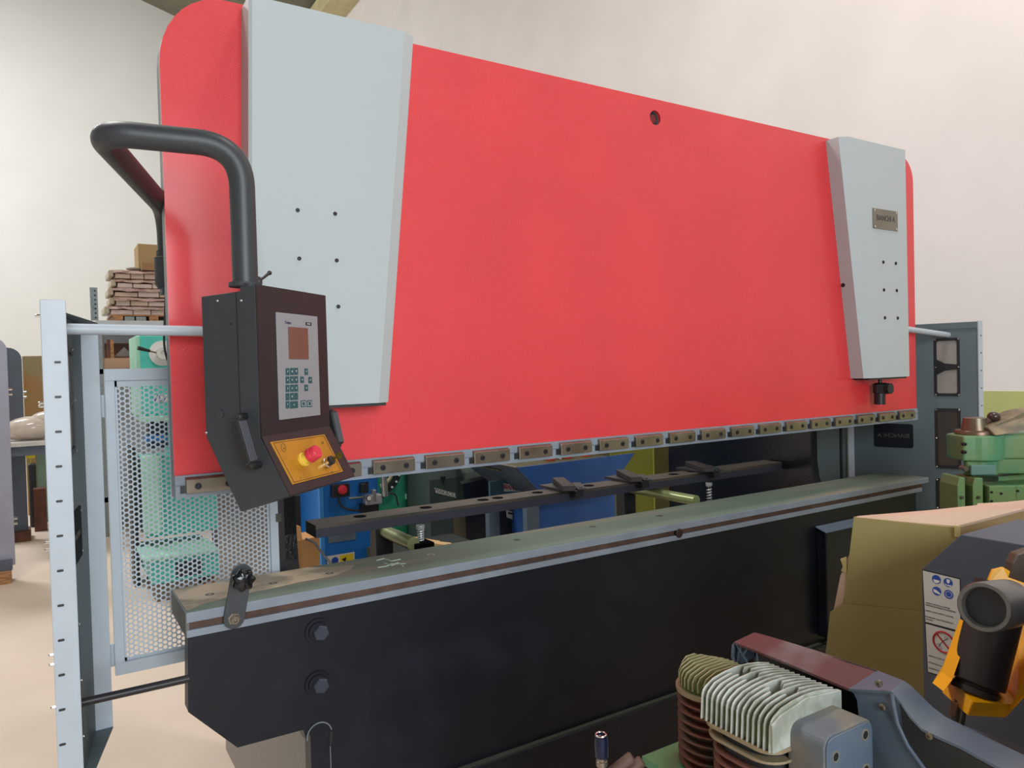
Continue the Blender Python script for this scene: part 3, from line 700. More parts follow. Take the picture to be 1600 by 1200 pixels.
MB().obox(kk+NT*0.006, U*0.0008, dl*0.003, NT*0.007).lathe(kk+NT*0.018-U*0.0008, kk+NT*0.018+U*0.0008, [(0, 0.0075), (1, 0.0075)], 16).build('key', mat('brass_key', (112, 112, 60), 0.3, 0.8), gp)
# grips on both sides
def grip(side):
    off = -0.030 if side < 0 else wid+0.030
    base = 0.0 if side < 0 else wid
    PO = P0+U*off
    A, B = (pP(371, 652, PO, U), pP(393, 729, PO, U)) if side < 0 else (pP(517, 640, PO, U), pP(530, 697, PO, U))
    ia, ib = A-U*(off-base)+S*0.004, B-U*(off-base)+S*0.004
    path = fillet([ia, A, B, ib], [0.012, 0.012], 6)
    MB().tube(path, 0.0078, 14).build('grip_handle', black_plastic, CO, smooth=50)
    dr = (B-A).normalized(); nrm = (dr.cross(U)).normalized(); nrm = nrm if nrm.dot(NF) > 0 else -nrm
    MB().obox((A+B)/2, dr*((B-A).length/2*0.92), U*0.0125, nrm*0.009).build('grip_pad', black_plastic, CO, bevel=0.004)
    for k in range(-2, 3):
        MB().obox((A+B)/2+U*(0.0046*k)+nrm*0.0092, dr*((B-A).length/2*0.80), U*0.0008, nrm*0.0008).build('grip_rib', mat('rib_grey', (96, 100, 108), 0.4), CO)
grip(-1); grip(1)

# pipe arm with its pivot post
PA = thing('console_arm', 'thick dark grey bent pipe arm reaching from the ram edge to the console', 'support arm', pD(262, 425, 1.95))
pv = pD(263, 400, 1.95); zc = 2.072
con_top = cw(0.030, 0.045, zt_+0.006)
cor = pZ(150, 209, zc)
ct = V(con_top.x, con_top.y, 0)
tp = pZ(410, 213, zc)
path = fillet([pv, V(pv.x, pv.y, zc-0.035), V(cor.x, cor.y, zc+0.004), V(ct.x, ct.y, zc+0.0), V(ct.x, ct.y, con_top.z)], [0.075, 0.065, 0.085], 12)
MB().tube(path, 0.0255, 28).build('pipe', rubber_foam, PA, smooth=60)
MB().lathe(V(pv.x, pv.y, pv.z-0.085), V(pv.x, pv.y, pv.z+0.012), [(0, 0.028), (0.1, 0.034), (0.8, 0.034), (0.82, 0.032), (0.84, 0.029), (1, 0.029)], 28).build('pivot_post', console_mat, PA, smooth=40)
MB().tube([V(pv.x+math.cos(t)*0.0345, pv.y+math.sin(t)*0.0345, pv.z-0.006) for t in [2*math.pi*k/28 for k in range(28)]], 0.0012, 6, closed=True).build('pivot_ring', steel, PA)
MB().box(pv.x-0.02, pv.x+0.07, pv.y-0.02, pv.y+0.03, pv.z-0.10, pv.z-0.03).build('pivot_bracket', console_mat, PA)
q = cw(0.062, 0.035, zt_+0.006)
ch = MB().lathe(q, q+V(0, 0, 0.020), [(0, 0.005), (0.3, 0.007), (0.7, 0.007), (1, 0.002)], 14)
q2 = q+V(0, 0, 0.012)
ch.tube([q2, q2+U*0.016+V(0, 0, 0.007), q2+U*0.036+V(0, 0, 0.019)], [0.0035, 0.0028, 0.0034], 10)
ch.sphere(q2+U*0.038+V(0, 0, 0.020), 0.005)
ch.build('clamp_lever', black_plastic, PA, smooth=50)
MB().cyl(con_top+V(0, 0, -0.0045), con_top+V(0, 0, 0.004), 0.033, seg=28).build('arm_flange', console_mat, PA, smooth=40)
cable = [pY(259, 455, 0.09), pY(257.5, 500, 0.10), pY(256, 540, 0.10), pY(262, 566, 0.09), pY(274, 580, 0.07)]
tag(MB().tube(fillet(cable, 0.02, 4), 0.0028, 8).build('cable', black_plastic, smooth=60), 'thin black cable hanging behind the left edge of the red ram', 'cable')


# ------------------------------------------------------------------ background, seen past the machine
def span(x0, y0, x1, y1, Y):
    xm, ym = (x0+x1)/2, (y0+y1)/2
    return pY(x0, ym, Y).x, pY(x1, ym, Y).x, pY(xm, y1, Y).z, pY(xm, y0, Y).z
def pbox(mb, x0, y0, x1, y1, Y, dy):
    a, b, c, d = span(x0, y0, x1, y1, Y); return mb.box(a, b, Y, Y+dy, max(c, 0), d)
def pb(name, m, parent, x0, y0, x1, y1, Y, dy, **k): return pbox(MB(), x0, y0, x1, y1, Y, dy).build(name, m, parent, **k)

# teal drilling and milling machine
YM = 4.0
a0, a1, zz0, zz1 = span(220, 518, 343, 925, YM)
TM = thing('milling_machine', 'turquoise milling machine with white handwheel seen through the mesh door', 'milling machine', ((a0+a1)/2, YM+0.3, 0))
x0, x1, z0, z1 = span(220, 520, 320, 655, YM)
hd = MB().box(x0, x1, YM, YM+0.55, z0+0.02, z1).build('head', teal, TM, bevel=0.03)
MB().box(x0-0.025, x0+0.012, YM+0.02, YM+0.5, z0+0.03, z1-0.02).build('head_cover', teal_pale, TM, bevel=0.01)
MB().box(x0-0.01, x1+0.02, YM-0.03, YM+0.5, z0-0.01, z0+0.03).build('head_flange', teal_pale, TM, bevel=0.006)
q = pY(254, 552, YM)
hw_ = MB().lathe(q, q+V(0, -0.06, 0), [(0, 0.092), (0.3, 0.092), (0.35, 0.075), (0.5, 0.075), (0.55, 0.05), (1, 0.045), (1, 0.02), (0.8, 0.018)], 32).build('handwheel', mat('pale_dial', (205, 205, 200), 0.4, 0.3), TM, smooth=40)
MB().tube([q+V(-0.03, -0.04, 0.0), q+V(-0.10, -0.06, 0.018)], 0.006, 8).build('handwheel_lever', steel, hw_)
MB().tube([q+V(-0.09, -0.058, 0.016), q+V(-0.17, -0.075, 0.038)], [0.010, 0.016], 10).build('lever_grip', black_plastic, hw_, smooth=50)
a, b, c, d = span(241, 617, 264, 628, YM-0.002)
npl = MB().box(a, b, YM-0.006, YM, c, d).build('machine_plate', label_white, TM)
text('plate_lettering', 'VD5', ((a+b)/2, YM-0.0066, (c+d)/2), (1, 0, 0), (0, 0, 1), 0.07, mat('blue_print', (40, 60, 130), 0.5), npl)
pb('spindle_housing', mat('dark_steel_blue', (34, 44, 60), 0.4, 0.3), TM, 232, 655, 262, 700, YM+0.12, 0.2)
pb('blue_knob_row', blue_m, TM, 226, 680, 262, 690, YM+0.06, 0.06, bevel=0.01)
pb('column', teal, TM, 225, 712, 343, 835, YM+0.22, 0.4, bevel=0.02)
pb('rear_column', teal, TM, 262, 560, 330, 720, YM+0.45, 0.3, bevel=0.02)
pb('column_rib', teal_pale, TM, 224, 712, 252, 835, YM+0.10, 0.14, bevel=0.015)
x0, x1, z0, z1 = span(236, 870, 343, 902, YM-0.18)
bs = MB().box(x0, x1, YM-0.18, YM+0.6, z0-0.02, z1).build('base', teal, TM, bevel=0.01)
tr = MB().box(x0-0.05, x1, YM-0.20, YM+0.25, z1, z1+0.03).build('drip_tray', teal_pale, TM, bevel=0.01)
MB().box(x0+0.16, x0+0.34, YM-0.19, YM-0.175, z0+0.01, z1-0.03).build('base_opening', black_plastic, bs)
MB().box(x0+0.03, x0+0.32, YM-0.15, YM+0.5, 0.0, z0-0.02).build('plinth', mat('dusty_plinth', (120, 106, 90), 0.8), TM)
MB().box(x0+0.34, x1-0.02, YM-0.12, YM+0.5, 0.0, 0.09).build('wooden_skid', wood, TM)
a, b, c, d = span(206, 700, 222, 885, YM+0.36)
tag(MB().box(a, b-0.03, YM+0.36, YM+0.7, 0.0, d).build('electrical_cabinet', black_plastic, bevel=0.01), 'narrow black cabinet standing left of the turquoise milling machine', 'cabinet')
# dark stack to the right of the mill, behind the mesh
a, b, c, d = span(345, 775, 415, 930, 4.6)
tag(MB().box(a, b, 4.6, 5.0, 0.0, d).build('steel_cabinet', mat('dark_brown_cabinet', (52, 46, 44), 0.6), bevel=0.01), 'dark brown steel cabinet behind the mesh door right of the turquoise machine', 'cabinet')

# storage rack with pallet of cartons
YR = 6.6
a, b, c, d = span(150, 501, 262, 511, YR)
RK = thing('storage_rack', 'grey storage rack along the back carrying the pallet of cartons', 'storage rack', ((a+b)/2+0.3, YR+0.4, 0))
RX0, RX1, ZD = a, a+1.3, d
MB().box(RX0, RX1, YR, YR+0.8, ZD-0.045, ZD).build('shelf', mat('pale_rack_shelf', (186, 192, 196), 0.5), RK)
z2 = pY(200, 576, YR).z
MB().box(RX0, RX1, YR, YR+0.8, z2-0.05, z2).build('shelf', galv, RK)
MB().box(RX0, RX1, YR, YR+0.8, 0.35, 0.40).build('shelf', galv, RK)
MB().box(RX0, RX1, YR+0.79, YR+0.80, 0.0, ZD-0.05).build('back_sheet', mat('pale_rack_back', (176, 178, 184), 0.6), RK)
for (ux, uy, top) in ((RX0, YR, 0.0), (RX1-0.05, YR, 0), (RX0, YR+0.75, 0), (RX1-0.05, YR+0.75, 0)):
    MB().box(ux, ux+0.05, uy, uy+0.05, 0, ZD-0.045).build('upright', galv, RK)
a, b, c, d = span(141, 457, 153, 500, YR+0.05); 
up = MB().box(a, a+0.012, YR, YR+0.05, ZD, d).box(a, b, YR+0.04, YR+0.05, ZD, d+0.05).build('upright', galv, RK)
for k in range(7):
    MB().cyl((a+0.045, YR+0.041, ZD+0.03+0.045*k), (a+0.045, YR+0.037, ZD+0.03+0.045*k), 0.010, seg=8).build('upright_hole', black_plastic, up)
# pallet
a, b, c, d = span(178, 494, 262, 501, YR)
PX0 = a; PXW = 0.95
PT = thing('pallet', 'wooden pallet on the top shelf of the rack under the cartons', 'pallet', (PX0+PXW/2, YR+0.35, ZD), None)
for x in (0, 0.33, 0.80): MB().box(PX0+x, PX0+x+0.085, YR+0.02, YR+0.68, ZD, ZD+0.05).build('block', wood, PT)
MB().box(PX0-0.02, PX0+PXW, YR+0.02, YR+0.70, ZD+0.05, ZD+0.062).build('deck', wood, PT)
tag(MB().box(PX0+0.10, PX0+0.19, YR+0.03, YR+0.3, ZD, ZD+0.045).box(PX0+0.205, PX0+0.30, YR+0.03, YR+0.3, ZD, ZD+0.045).build('steel_tube', galv), 'pair of grey square tube ends pushed under the wooden pallet', 'steel tube')
zt2 = ZD+0.062
ys = [(470, 494), (459, 470), (448, 459), (434, 447), (421, 433)]
labs = ['lowest film wrapped bundle of cartons in the stack on the pallet', 'second film wrapped bundle from the bottom of the pallet stack', 'middle film wrapped bundle of the pallet stack', 'fourth film wrapped bundle from the bottom of the pallet stack', 'topmost film wrapped bundle of the pallet stack, under the cardboard boxes']
zc_ = zt2; ztop = pY(215, 421, YR).z; hb = (ztop-zc_)/5
for k in range(5):
    x0 = PX0+(-0.02, 0.03, 0.02, 0.05, 0.03)[k]; yj = (0.0, 0.02, 0.0, 0.03, 0.01)[k]; z0 = zc_+hb*k+0.001
    B = thing('carton_bundle', labs[k], 'carton bundle', (x0+0.45, YR+0.35, z0), 'film wrapped carton bundles on the pallet')
    x = x0; r = random.Random(k)
    while x < x0+0.88:
        w = r.uniform(0.12, 0.22); w = min(w, x0+0.92-x)
        MB().box(x, x+w-0.006, YR+0.03+yj+r.uniform(0, 0.012), YR+0.66, z0, z0+hb*r.uniform(0.48, 0.62)).build('carton', mat('pinkish_carton_'+'abc'[r.randrange(3)], [(184, 160, 144), (170, 146, 128), (198, 178, 168)][r.randrange(3)], 0.7, vary=0.08), B, bevel=0.006)
        x += w
    w_n = 14; lo_ = []; hi_ = []
    for q_ in range(w_n+1):
        xx_ = x0-0.02+0.95*q_/w_n; lo_.append(V(xx_, YR+0.012+yj+r.uniform(-0.008, 0.008), z0+hb*r.uniform(0.50, 0.66))); hi_.append(V(xx_, YR+0.03+yj, z0+hb-0.004-r.uniform(0, 0.010)))
    MB().strip(lo_, hi_, V(0, 0.62, 0)).build('film_wrap', carton_pink, B)
    MB().box(x0-0.06, x0-0.01, YR+0.05+yj, YR+0.5, z0+hb*0.15, z0+hb*0.9).build('film_flap', mat('beige_film', (176, 162, 138), 0.4, bump=1.0, bscale=25), B, bevel=0.012)
zt3 = zc_+hb*5
a, b, c, d = span(216, 382, 262, 419, YR+0.12)
tag(MB().box(a, a+0.42, YR+0.12, YR+0.5, zt3, d).build('cardboard_box', cardboard, bevel=0.004), 'plain upright cardboard box on top of the carton bundles', 'cardboard box')
a, b, c, d = span(221, 412, 262, 420, YR+0.04)
tag(MB().box(a, a+0.34, YR+0.02, YR+0.11, zt3, d).build('flat_carton', mat('brown_carton', (150, 112, 80), 0.8)), 'small flat brown carton lying in front of the upright cardboard box', 'carton')
q = pY(209, 417, YR+0.1)
tag(MB().sphere((q.x, YR+0.12, zt3+0.018), 0.075, sq=(1, 0.6, 0.24)).build('plastic_bag', mat('grey_bag', (138, 132, 122), 0.4, bump=1, bscale=20), smooth=60), 'crumpled grey bag lying left of the cardboard box on the cartons', 'bag')
# crate and box on the second shelf
a, b, c, d = span(158, 559, 262, 575, YR)
bx0, bzt = a, d
tag(MB().box(bx0, bx0+0.62, YR+0.04, YR+0.5, z2, bzt).build('wooden_box', mat('pale_plywood', (182, 148, 122), 0.7, rgb2=(168, 132, 104), scale=4), bevel=0.003), 'pale plywood box on the second rack shelf below the open crate', 'wooden box')
CR = thing('wooden_crate', 'open dark brown wooden crate standing on the pale plywood box', 'crate', (bx0+0.3, YR+0.25, bzt))
a, b, c, d = span(168, 532, 240, 558, YR)
MB().box(a, a+0.03, YR+0.05, YR+0.09, bzt, d+0.015).build('post', brown_wood, CR)
MB().box(a+0.03, a+0.06, YR+0.05, YR+0.09, bzt, d+0.01).build('post', wood, CR)
MB().box(a, a+0.52, YR+0.42, YR+0.44, bzt, d-0.01).build('back_board', brown_wood, CR)
MB().box(a+0.06, a+0.52, YR+0.05, YR+0.44, bzt, bzt+0.02).build('bottom_board', brown_wood, CR)
MB().box(a+0.50, a+0.54, YR+0.05, YR+0.44, bzt, d).build('side_board', brown_wood, CR)
q = pY(191, 550, YR+0.2)
tag(MB().add([(q.x-0.08, YR+0.15, bzt+0.021), (q.x+0.10, YR+0.15, bzt+0.021), (q.x+0.08, YR+0.3, bzt+0.021), (q.x-0.06, YR+0.3, bzt+0.021), (q.x+0.02, YR+0.2, bzt+0.12)], [(0, 1, 2, 3), (0, 1, 4), (1, 2, 4), (2, 3, 4), (3, 0, 4)]).build('wrapped_lump', mat('grey_wrap', (120, 114, 112), 0.6)), 'grey pointed wrapped lump lying inside the brown crate', 'parcel')

# far left: other machine guards, cabinet, wrapped parcel on a bench
YL = 5.2
a, b, c, d = span(-60, 526, 17, 885, YL)
GP = thing('machine_side_plate', 'large lavender grey steel plate with rounded top corner at the left edge', 'steel plate', ((a+b)/2, YL, 0))
yy = YL
def roundplate(x0, x1, z0, z1, y, t, r):
    pts = [(x0, z0), (x1, z0)]+[(x1-r+r*math.cos(k*math.pi/12), z1-r+r*math.sin(k*math.pi/12)) for k in range(7)]+[(x0, z1)]
    return MB().prism([(x, y, z) for x, z in pts], (0, t, 0))
zfl = 0.13
roundplate(a-0.3, b, zfl, d, yy, 0.02, 0.11).build('plate', lavender, GP)
for z in (d-0.42, d-0.46, 0.50, 0.46): MB().cyl((b, yy+0.02, z), (b+0.025, yy+0.02, z), 0.012, seg=8).build('bolt', chrome, GP)
MB().box(a-0.2, b-0.02, yy-0.05, yy+0.06, zfl-0.03, zfl+0.05).build('foot', slate, GP)
MB().box(a-0.2, b-0.03, yy-0.08, yy+0.1, 0, zfl-0.03).build('wooden_block', wood, GP)
YL2 = 7.0
a, b, c, d = span(10, 543, 38, 790, YL2)
GP2 = thing('machine_side_plate', 'darker slate grey steel plate behind the large left plate', 'steel plate', ((a+b)/2, YL2, 0))
roundplate(a-0.2, b, 0.10, d, YL2, 0.02, 0.12).build('plate', slate, GP2)
for z in (d-0.50, d-0.45): MB().cyl((b, YL2+0.02, z), (b+0.03, YL2+0.02, z), 0.014, seg=8).build('bolt', chrome, GP2)
MB().box(a-0.15, b+0.02, YL2-0.1, YL2+0.2, 0, 0.10).build('wooden_block', brown_wood, GP2)
a, b, c, d = span(36, 556, 72, 640, 8.6)
tag(MB().box(a, b+0.2, 8.6, 9.2, 0.0, d).build('wooden_cabinet', mat('orange_brown_board', (172, 112, 52), 0.5, rgb2=(150, 138, 96), scale=1.3, thr=(0.45, 0.6)), bevel=0.01), 'orange brown wooden cabinet far back behind the grey plates', 'cabinet')
YB = 6.2
a, b, c, d = span(17, 690, 110, 696, YB)
BN = thing('work_bench', 'pale edged work bench carrying the wrapped parcel at the left', 'bench', ((a+b)/2, YB+0.3, 0))
MB().box(a-0.1, b, YB, YB+0.7, c, d).build('bench_top', mat('pale_bench_edge', (200, 196, 190), 0.4), BN)
zb_ = d
MB().box(a-0.08, b, YB+0.04, YB+0.66, c-0.09, c).build('apron', slate, BN)
for lx in (b-0.06,): 
    for ly in (YB+0.1, YB+0.55): MB().box(lx, lx+0.05, ly, ly+0.05, 0, c-0.09).build('leg', dark_green, BN)
mb = MB(); q = pY(52, 662, YB+0.2)
for (dx, dz, rr, sx) in ((0.0, 0.10, 0.16, 1.5), (0.18, 0.17, 0.13, 1.7), (-0.1, 0.06, 0.10, 1.6)): mb.sphere((q.x+dx, YB+0.3, zb_+dz+0.017), rr, sq=(sx, 0.9, 0.72))
tag(mb.build('wrapped_parcel', film, smooth=60), 'shiny pale plastic wrapped parcel lying on the bench', 'parcel')
a, b, c, d = span(40, 697, 54, 716, 7.95)
tag(MB().box(a, b, 7.95, 8.1, c, d).box(a+0.04, b-0.04, 7.97, 8.07, 0.0, c).build('yellow_marker_post', sign_yellow), 'small yellow post under the bench', 'post')
a, b, c, d = span(44, 725, 57, 762, 7.7)
tag(MB().box(a, b, 7.7, 7.85, 0.0, d).build('dark_canister', black_plastic, bevel=0.02), 'dark canister standing under the bench beside the yellow post', 'canister')
a, b, c, d = span(57, 697, 68, 775, 8.0)
tag(MB().box(a, b+0.1, 8.0, 8.3, 0.0, d).build('green_machine_base', mat('pale_green_far', (120, 146, 128), 0.5), bevel=0.01), 'pale green machine base under the bench near the guard', 'machine')
a, b, c, d = span(52, 764, 72, 781, 7.4)
tag(MB().box(a, b, 7.4, 7.55, 0.0, d).build('brown_block', brown_wood), 'brown block on the floor seen below the bench', 'block')

# blue machine behind the table
YBm = 2.1
x0, x1, z0, z1 = span(500, 735, 593, 900, YBm)
z1 = 1.42
BM = thing('blue_machine', 'bright blue metalworking machine with air regulator, seen through the gap above the table', 'machine', ((x0+x1)/2, YBm+0.3, 0))
MB().box(x0, x1, YBm, YBm+0.62, 0.0, z1).build('body', blue_m, BM, bevel=0.006)
MB().box(x0-0.002, x0+0.02, YBm-0.012, YBm+0.01, 0.0, z1).build('corner_strip', mat('lighter_blue', (56, 130, 196), 0.4), BM)
sp = MB().box(x0-0.16, x0-0.003, YBm+0.40, YBm+0.62, 0.0, z1-0.10).build('side_pod', blue_m, BM, bevel=0.01)
a, b, c, d = span(478, 757, 506, 778, YBm+0.39)
wl = MB().box(a-0.01, x0-0.006, YBm+0.39, YBm+0.398, c, d).build('warning_label', label_white, BM)
for i in range(3): MB().box(a+0.005, x0-0.015, YBm+0.3885, YBm+0.39, d-0.02-0.024*i-0.012, d-0.02-0.024*i).build('label_print', mat('red_brown_print', (150, 70, 60), 0.6), wl)
def bmp(x, y, off=0.0): return pY(x, y, YBm-off)
a, b, c, d = span(516, 755, 542, 775, YBm)
sb = MB().box(a, b, YBm-0.05, YBm, c, d).build('switch_box', black_plastic, BM, bevel=0.003)
q = bmp(535, 765, 0.05)
MB().lathe(q, q+V(0, -0.028, 0), [(0, 0.026), (0.3, 0.026), (0.35, 0.014), (0.6, 0.018), (1, 0.017)], 20).build('stop_button', red_plastic, sb, smooth=40)
MB().tube(fillet([bmp(529, 776, 0.02), bmp(531, 790, 0.03), bmp(545, 797, 0.04), bmp(566, 798, 0.04)], 0.03, 6), 0.006, 8).build('hose', black_plastic, BM, smooth=50)
rg = MB().box(bmp(565, 775, 0).x, bmp(590, 775, 0).x, YBm-0.07, YBm-0.01, bmp(577, 786, 0).z, bmp(577, 771, 0).z).build('air_regulator', mat('cast_grey', (170, 172, 174), 0.4, 0.4), BM, bevel=0.006)
q = bmp(575.5, 778, 0.07); MB().lathe(q, q+V(0, -0.014, 0), [(0, 0.016), (1, 0.016)], 20).build('pressure_gauge', black_plastic, rg); MB().cyl(q+V(0, -0.0145, 0), q+V(0, -0.0155, 0), 0.013).build('gauge_face', white_m, rg)
pb('regulator_knob', black_plastic, rg, 565, 756, 573, 771, YBm-0.06, 0.04, bevel=0.004)
pb('mounting_plate', black_plastic, rg, 562, 753.5, 576, 770, YBm-0.008, 0.008)
pb('filter_bowl', mat('silver', (190, 192, 194), 0.25, 0.8), rg, 583, 765, 589, 784, YBm-0.075, 0.04, bevel=0.008)
MB().tube([bmp(545, 779, 0.04), bmp(566, 776.5, 0.04)], 0.008, 8).build('air_fitting', chrome, rg)
pb('regulator_base', black_plastic, rg, 566, 787, 592, 800, YBm-0.05, 0.05)
q0, q1 = bmp(599, 742, 0.06), bmp(602, 775, 0.06)
MB().cyl(q0+V(0, 0, 0.06), q1, 0.018).build('filter_cylinder', mat('silver', (190, 192, 194), 0.25, 0.8), BM, smooth=40)
MB().tube(fillet([bmp(592, 783, 0.05), bmp(602, 772, 0.06), bmp(618, 770, 0.06), bmp(622, 790, 0.03)], 0.03, 6), 0.005, 8).build('hose', black_plastic, BM, smooth=50)
pb('type_plate', mat('dark_plate', (96, 110, 124), 0.4), BM, 513, 833, 556, 846, YBm-0.004, 0.004)
a, b, c, d = span(511, 866, 554, 880, YBm-0.004)
lb = MB().box(a, b, YBm-0.005, YBm, c-0.03, d).build('safety_label', label_white, BM)
MB().box((a+b)/2-0.008, b-0.008, YBm-0.0056, YBm-0.005, c-0.02, d-0.006).build('label_yellow_field', sign_yellow, lb)
MB().cyl((a+0.045, YBm-0.0062, d-0.03), (a+0.045, YBm-0.005, d-0.03), 0.02).build('label_blue_disc', sign_blue, lb)
MB().cyl((a+0.10, YBm-0.0068, d-0.033), (a+0.10, YBm-0.0056, d-0.033), 0.017, seg=3).build('label_triangle', black_print, lb)
pb('orange_stripe', mat('orange_film', (206, 110, 50), 0.5), BM, 586, 829, 591, 841, YBm-0.006, 0.006)
# small cardboard box and hose in the gap
a, b, c, d = span(463, 842, 480, 896, 1.4)
BC = thing('cardboard_box', 'small open orange brown cardboard box standing behind the table left end', 'cardboard box', (a+0.05, 1.48, 0))
zc2 = pY(478, 842, 1.4).z
MB().prism([V(a, 1.40, 0.3), V(a+0.02, 1.38, 0.3), V(a+0.115, 1.42, 0.3), V(a+0.12, 1.55, 0.3), V(a, 1.55, 0.3)], (0, 0, zc2-0.3)).build('box_body', mat('orange_cardboard', (190, 140, 88), 0.8), BC)
MB().prism([V(a+0.02, 1.38, zc2), V(a-0.02, 1.45, zc2+0.02), V(a-0.015, 1.46, zc2+0.075), V(a+0.02, 1.40, zc2+0.06)], (0.004, 0, 0)).build('box_flap', mat('orange_cardboard', (190, 140, 88), 0.8), BC)
MB().box(a+0.0, a+0.12, 1.38, 1.56, 0.0, 0.3).build('box_base', mat('orange_cardboard', (190, 140, 88), 0.8), BC)
tag(MB().tube(fillet([pY(478, 842, 1.34), pY(490, 846, 1.3), pY(508, 870, 1.2), pY(520, 884, 1.1)], 0.03, 5), 0.0055, 8).build('air_hose', black_plastic, smooth=50), 'black hose running down from the small cardboard box', 'hose')
tag(pbox(MB(), 462, 775, 470, 835, 1.75, 0.06).build('ribbed_column', black_plastic), 'thin dark column left of the blue machine', 'column')

# green cabinet with cable chain
YG = 3.1
x0, x1, z0, z1 = span(600, 735, 672, 870, YG)
GC = thing('green_cabinet', 'green machine cabinet with a curved black cable chain behind the blue machine', 'machine', ((x0+x1)/2, YG+0.3, 0))
MB().box(x0-0.05, x1+0.2, YG, YG+0.5, 0, 1.55).build('body', green_cab, GC, bevel=0.01)
pb('ledge', teal_pale, GC, 640, 772, 672, 780, YG-0.08, 0.08)
q = pY(590, 735, YG-0.06); pts = []
for k in range(13):
    t = math.radians(-100+9*k+20); pts.append(q+V(0.16*math.cos(t), 0, 0.16*math.sin(t)))
ch = MB().tube(pts, 0.026, 4).build('cable_chain', black_plastic, GC)
for p in pts[1::2]: MB().cyl(p+V(0, -0.03, 0), p+V(0, -0.024, 0), 0.008, seg=10).build('chain_pin', white_m, ch)
MB().tube([q+V(0.115*math.cos(math.radians(t)), 0, 0.115*math.sin(math.radians(t))) for t in range(-80, 30, 10)], 0.013, 8).build('chain_guide', mat('beige_guide', (170, 150, 120), 0.5), GC)
MB().tube(fillet([pY(624, 832, YG-0.1), pY(628, 850, YG-0.1), pY(632, 868, YG-0.1)], 0.04, 5), 0.006, 8).build('hose', black_plastic, GC)

# dark green grey hopper machine
YH = 2.7
x0, x1, z0, z1 = span(672, 730, 725, 850, YH)
HM = thing('hopper_machine', 'dark green grey machine with sloping hood between green cabinet and blue tray', 'machine', ((x0+x1)/2+0.1, YH+0.3, 0))
xe = pY(770, 780, YH+0.05).x
zk_ = pY(720, 756, YH).z
MB().prism([V(x0, YH, 0), V(x0, YH, zk_+0.05), V(x0-0.02, YH+0.05, zk_+0.18), V(x0-0.02, YH+0.36, zk_+0.27), V(x0, YH+0.37, 0)], (x1-x0, 0, 0)).build('body', dark_green, HM)
MB().box(x1, xe, YH, YH+0.36, 0.55, zk_+0.02).build('side_cabinet', navy, HM)
MB().box(x1, xe+0.05, YH+0.02, YH+0.36, 0.0, 0.55).build('lower_cabinet', mat('dark_navy', (24, 32, 56), 0.5), HM)
MB().prism([V(x1-0.02, YH-0.02, zk_), V(xe+0.02, YH-0.02, zk_+0.03), V(xe+0.1, YH+0.3, zk_+0.22), V(x1-0.1, YH+0.3, zk_+0.22)], (0, 0.02, 0.02)).build('hood', dark_green, HM)
p0, p1 = pY(679, 764, YH), pY(711, 776, YH)
sgn = MB().prism([pY(679, 762, YH-0.006), pY(711, 770.5, YH-0.006), pY(712.5, 778, YH-0.006), pY(681, 770, YH-0.006)], (0, 0.004, 0)).build('sign', label_white, HM)
text('sign_lettering', 'MAKBOLI', pY(696, 770, YH-0.0066), pY(711, 774, YH)-pY(681, 766, YH), (0, 0, 1), 0.042, dark_green, sgn)
q = pY(692, 749, YH-0.004); MB().prism([q+V(-0.02, 0, 0.02), q+V(0.025, 0, 0.02), q+V(0.005, 0, -0.04)], (0, 0.003, 0)).build('vent_mark', black_print, HM)
pb('concrete_side', mat('dim_beige_panel', (92, 86, 68), 0.7), HM, 710, 800, 728, 860, YH-0.02, 0.02)
# wood offcuts
for i, (xa, ya, xb, yb, w, lb_) in enumerate(((640, 842, 690, 850, 0.05, 'pale wooden board lying on the rail left of the offcut'), (664, 848, 708, 853, 0.04, 'short pale wooden offcut behind the table'))):
    A, B = pY(xa, ya, 1.7), pY(xb, yb, 1.55)
    d_ = (B-A); zt_b = 0.80
    tag(MB().obox((A+B)/2, d_*0.5, V(0.012, 0.05, 0), V(0, 0, 0.007)).build('wooden_board', mat('pale_board', (214, 178, 128), 0.7)), lb_, 'wooden board')
A, B = pY(640, 842, 1.7), pY(708, 853, 1.55)
tag(MB().box(A.x-0.15, B.x+0.2, 1.45, 1.95, 0.0, min(A.z, B.z)-0.03).build('low_cabinet', mat('dim_low_cabinet', (40, 46, 46), 0.6)), 'low dark cabinet carrying the wooden boards behind the table', 'cabinet')

# blue tray machine
YT = 1.9
TT = thing('blue_tray_machine', 'machine with deep blue sloping tray on grey blue legs behind the back gauge', 'machine', (pY(900, 780, YT).x, YT+0.3, 0))
A = [pY(806, 731, YT), pY(992, 708, YT), pY(955, 762, YT), pY(850, 776, YT)]
MB().prism([A[0]+V(0, 0, 0.0), A[1]+V(0, 0, 0.0), A[2], A[3]], (0, 0.012, 0)).build('tray_front', blue_tray, TT)
bk = [A[0]+V(-0.02, 0.75, 0.0), A[3]+V(0, 0.62, 0.0)]
MB().prism([A[0], A[0]+V(0.0, 0.80, 0), A[3]+V(0, 0.62, 0), A[3]], (0.01, 0, 0)).build('tray_side', greyblue, TT)
MB().prism([A[0]+V(0, 0, 0), A[0]+V(0, 0.8, 0), A[0]+V(0.03, 0.8, 0.0), A[0]+V(0.03, 0.02, 0)], (0, 0, 0.004)).build('tray_rim', mat('tan_rim', (110, 100, 88), 0.6), TT)
MB().prism([A[0]+V(0.03, 0.25, -0.05), A[1]+V(-0.03, 0.25, -0.05), A[1]+V(-0.03, 0.8, -0.05), A[0]+V(0.03, 0.8, -0.05)], (0, 0, 0.01)).build('tray_bottom', olive_dark, TT)
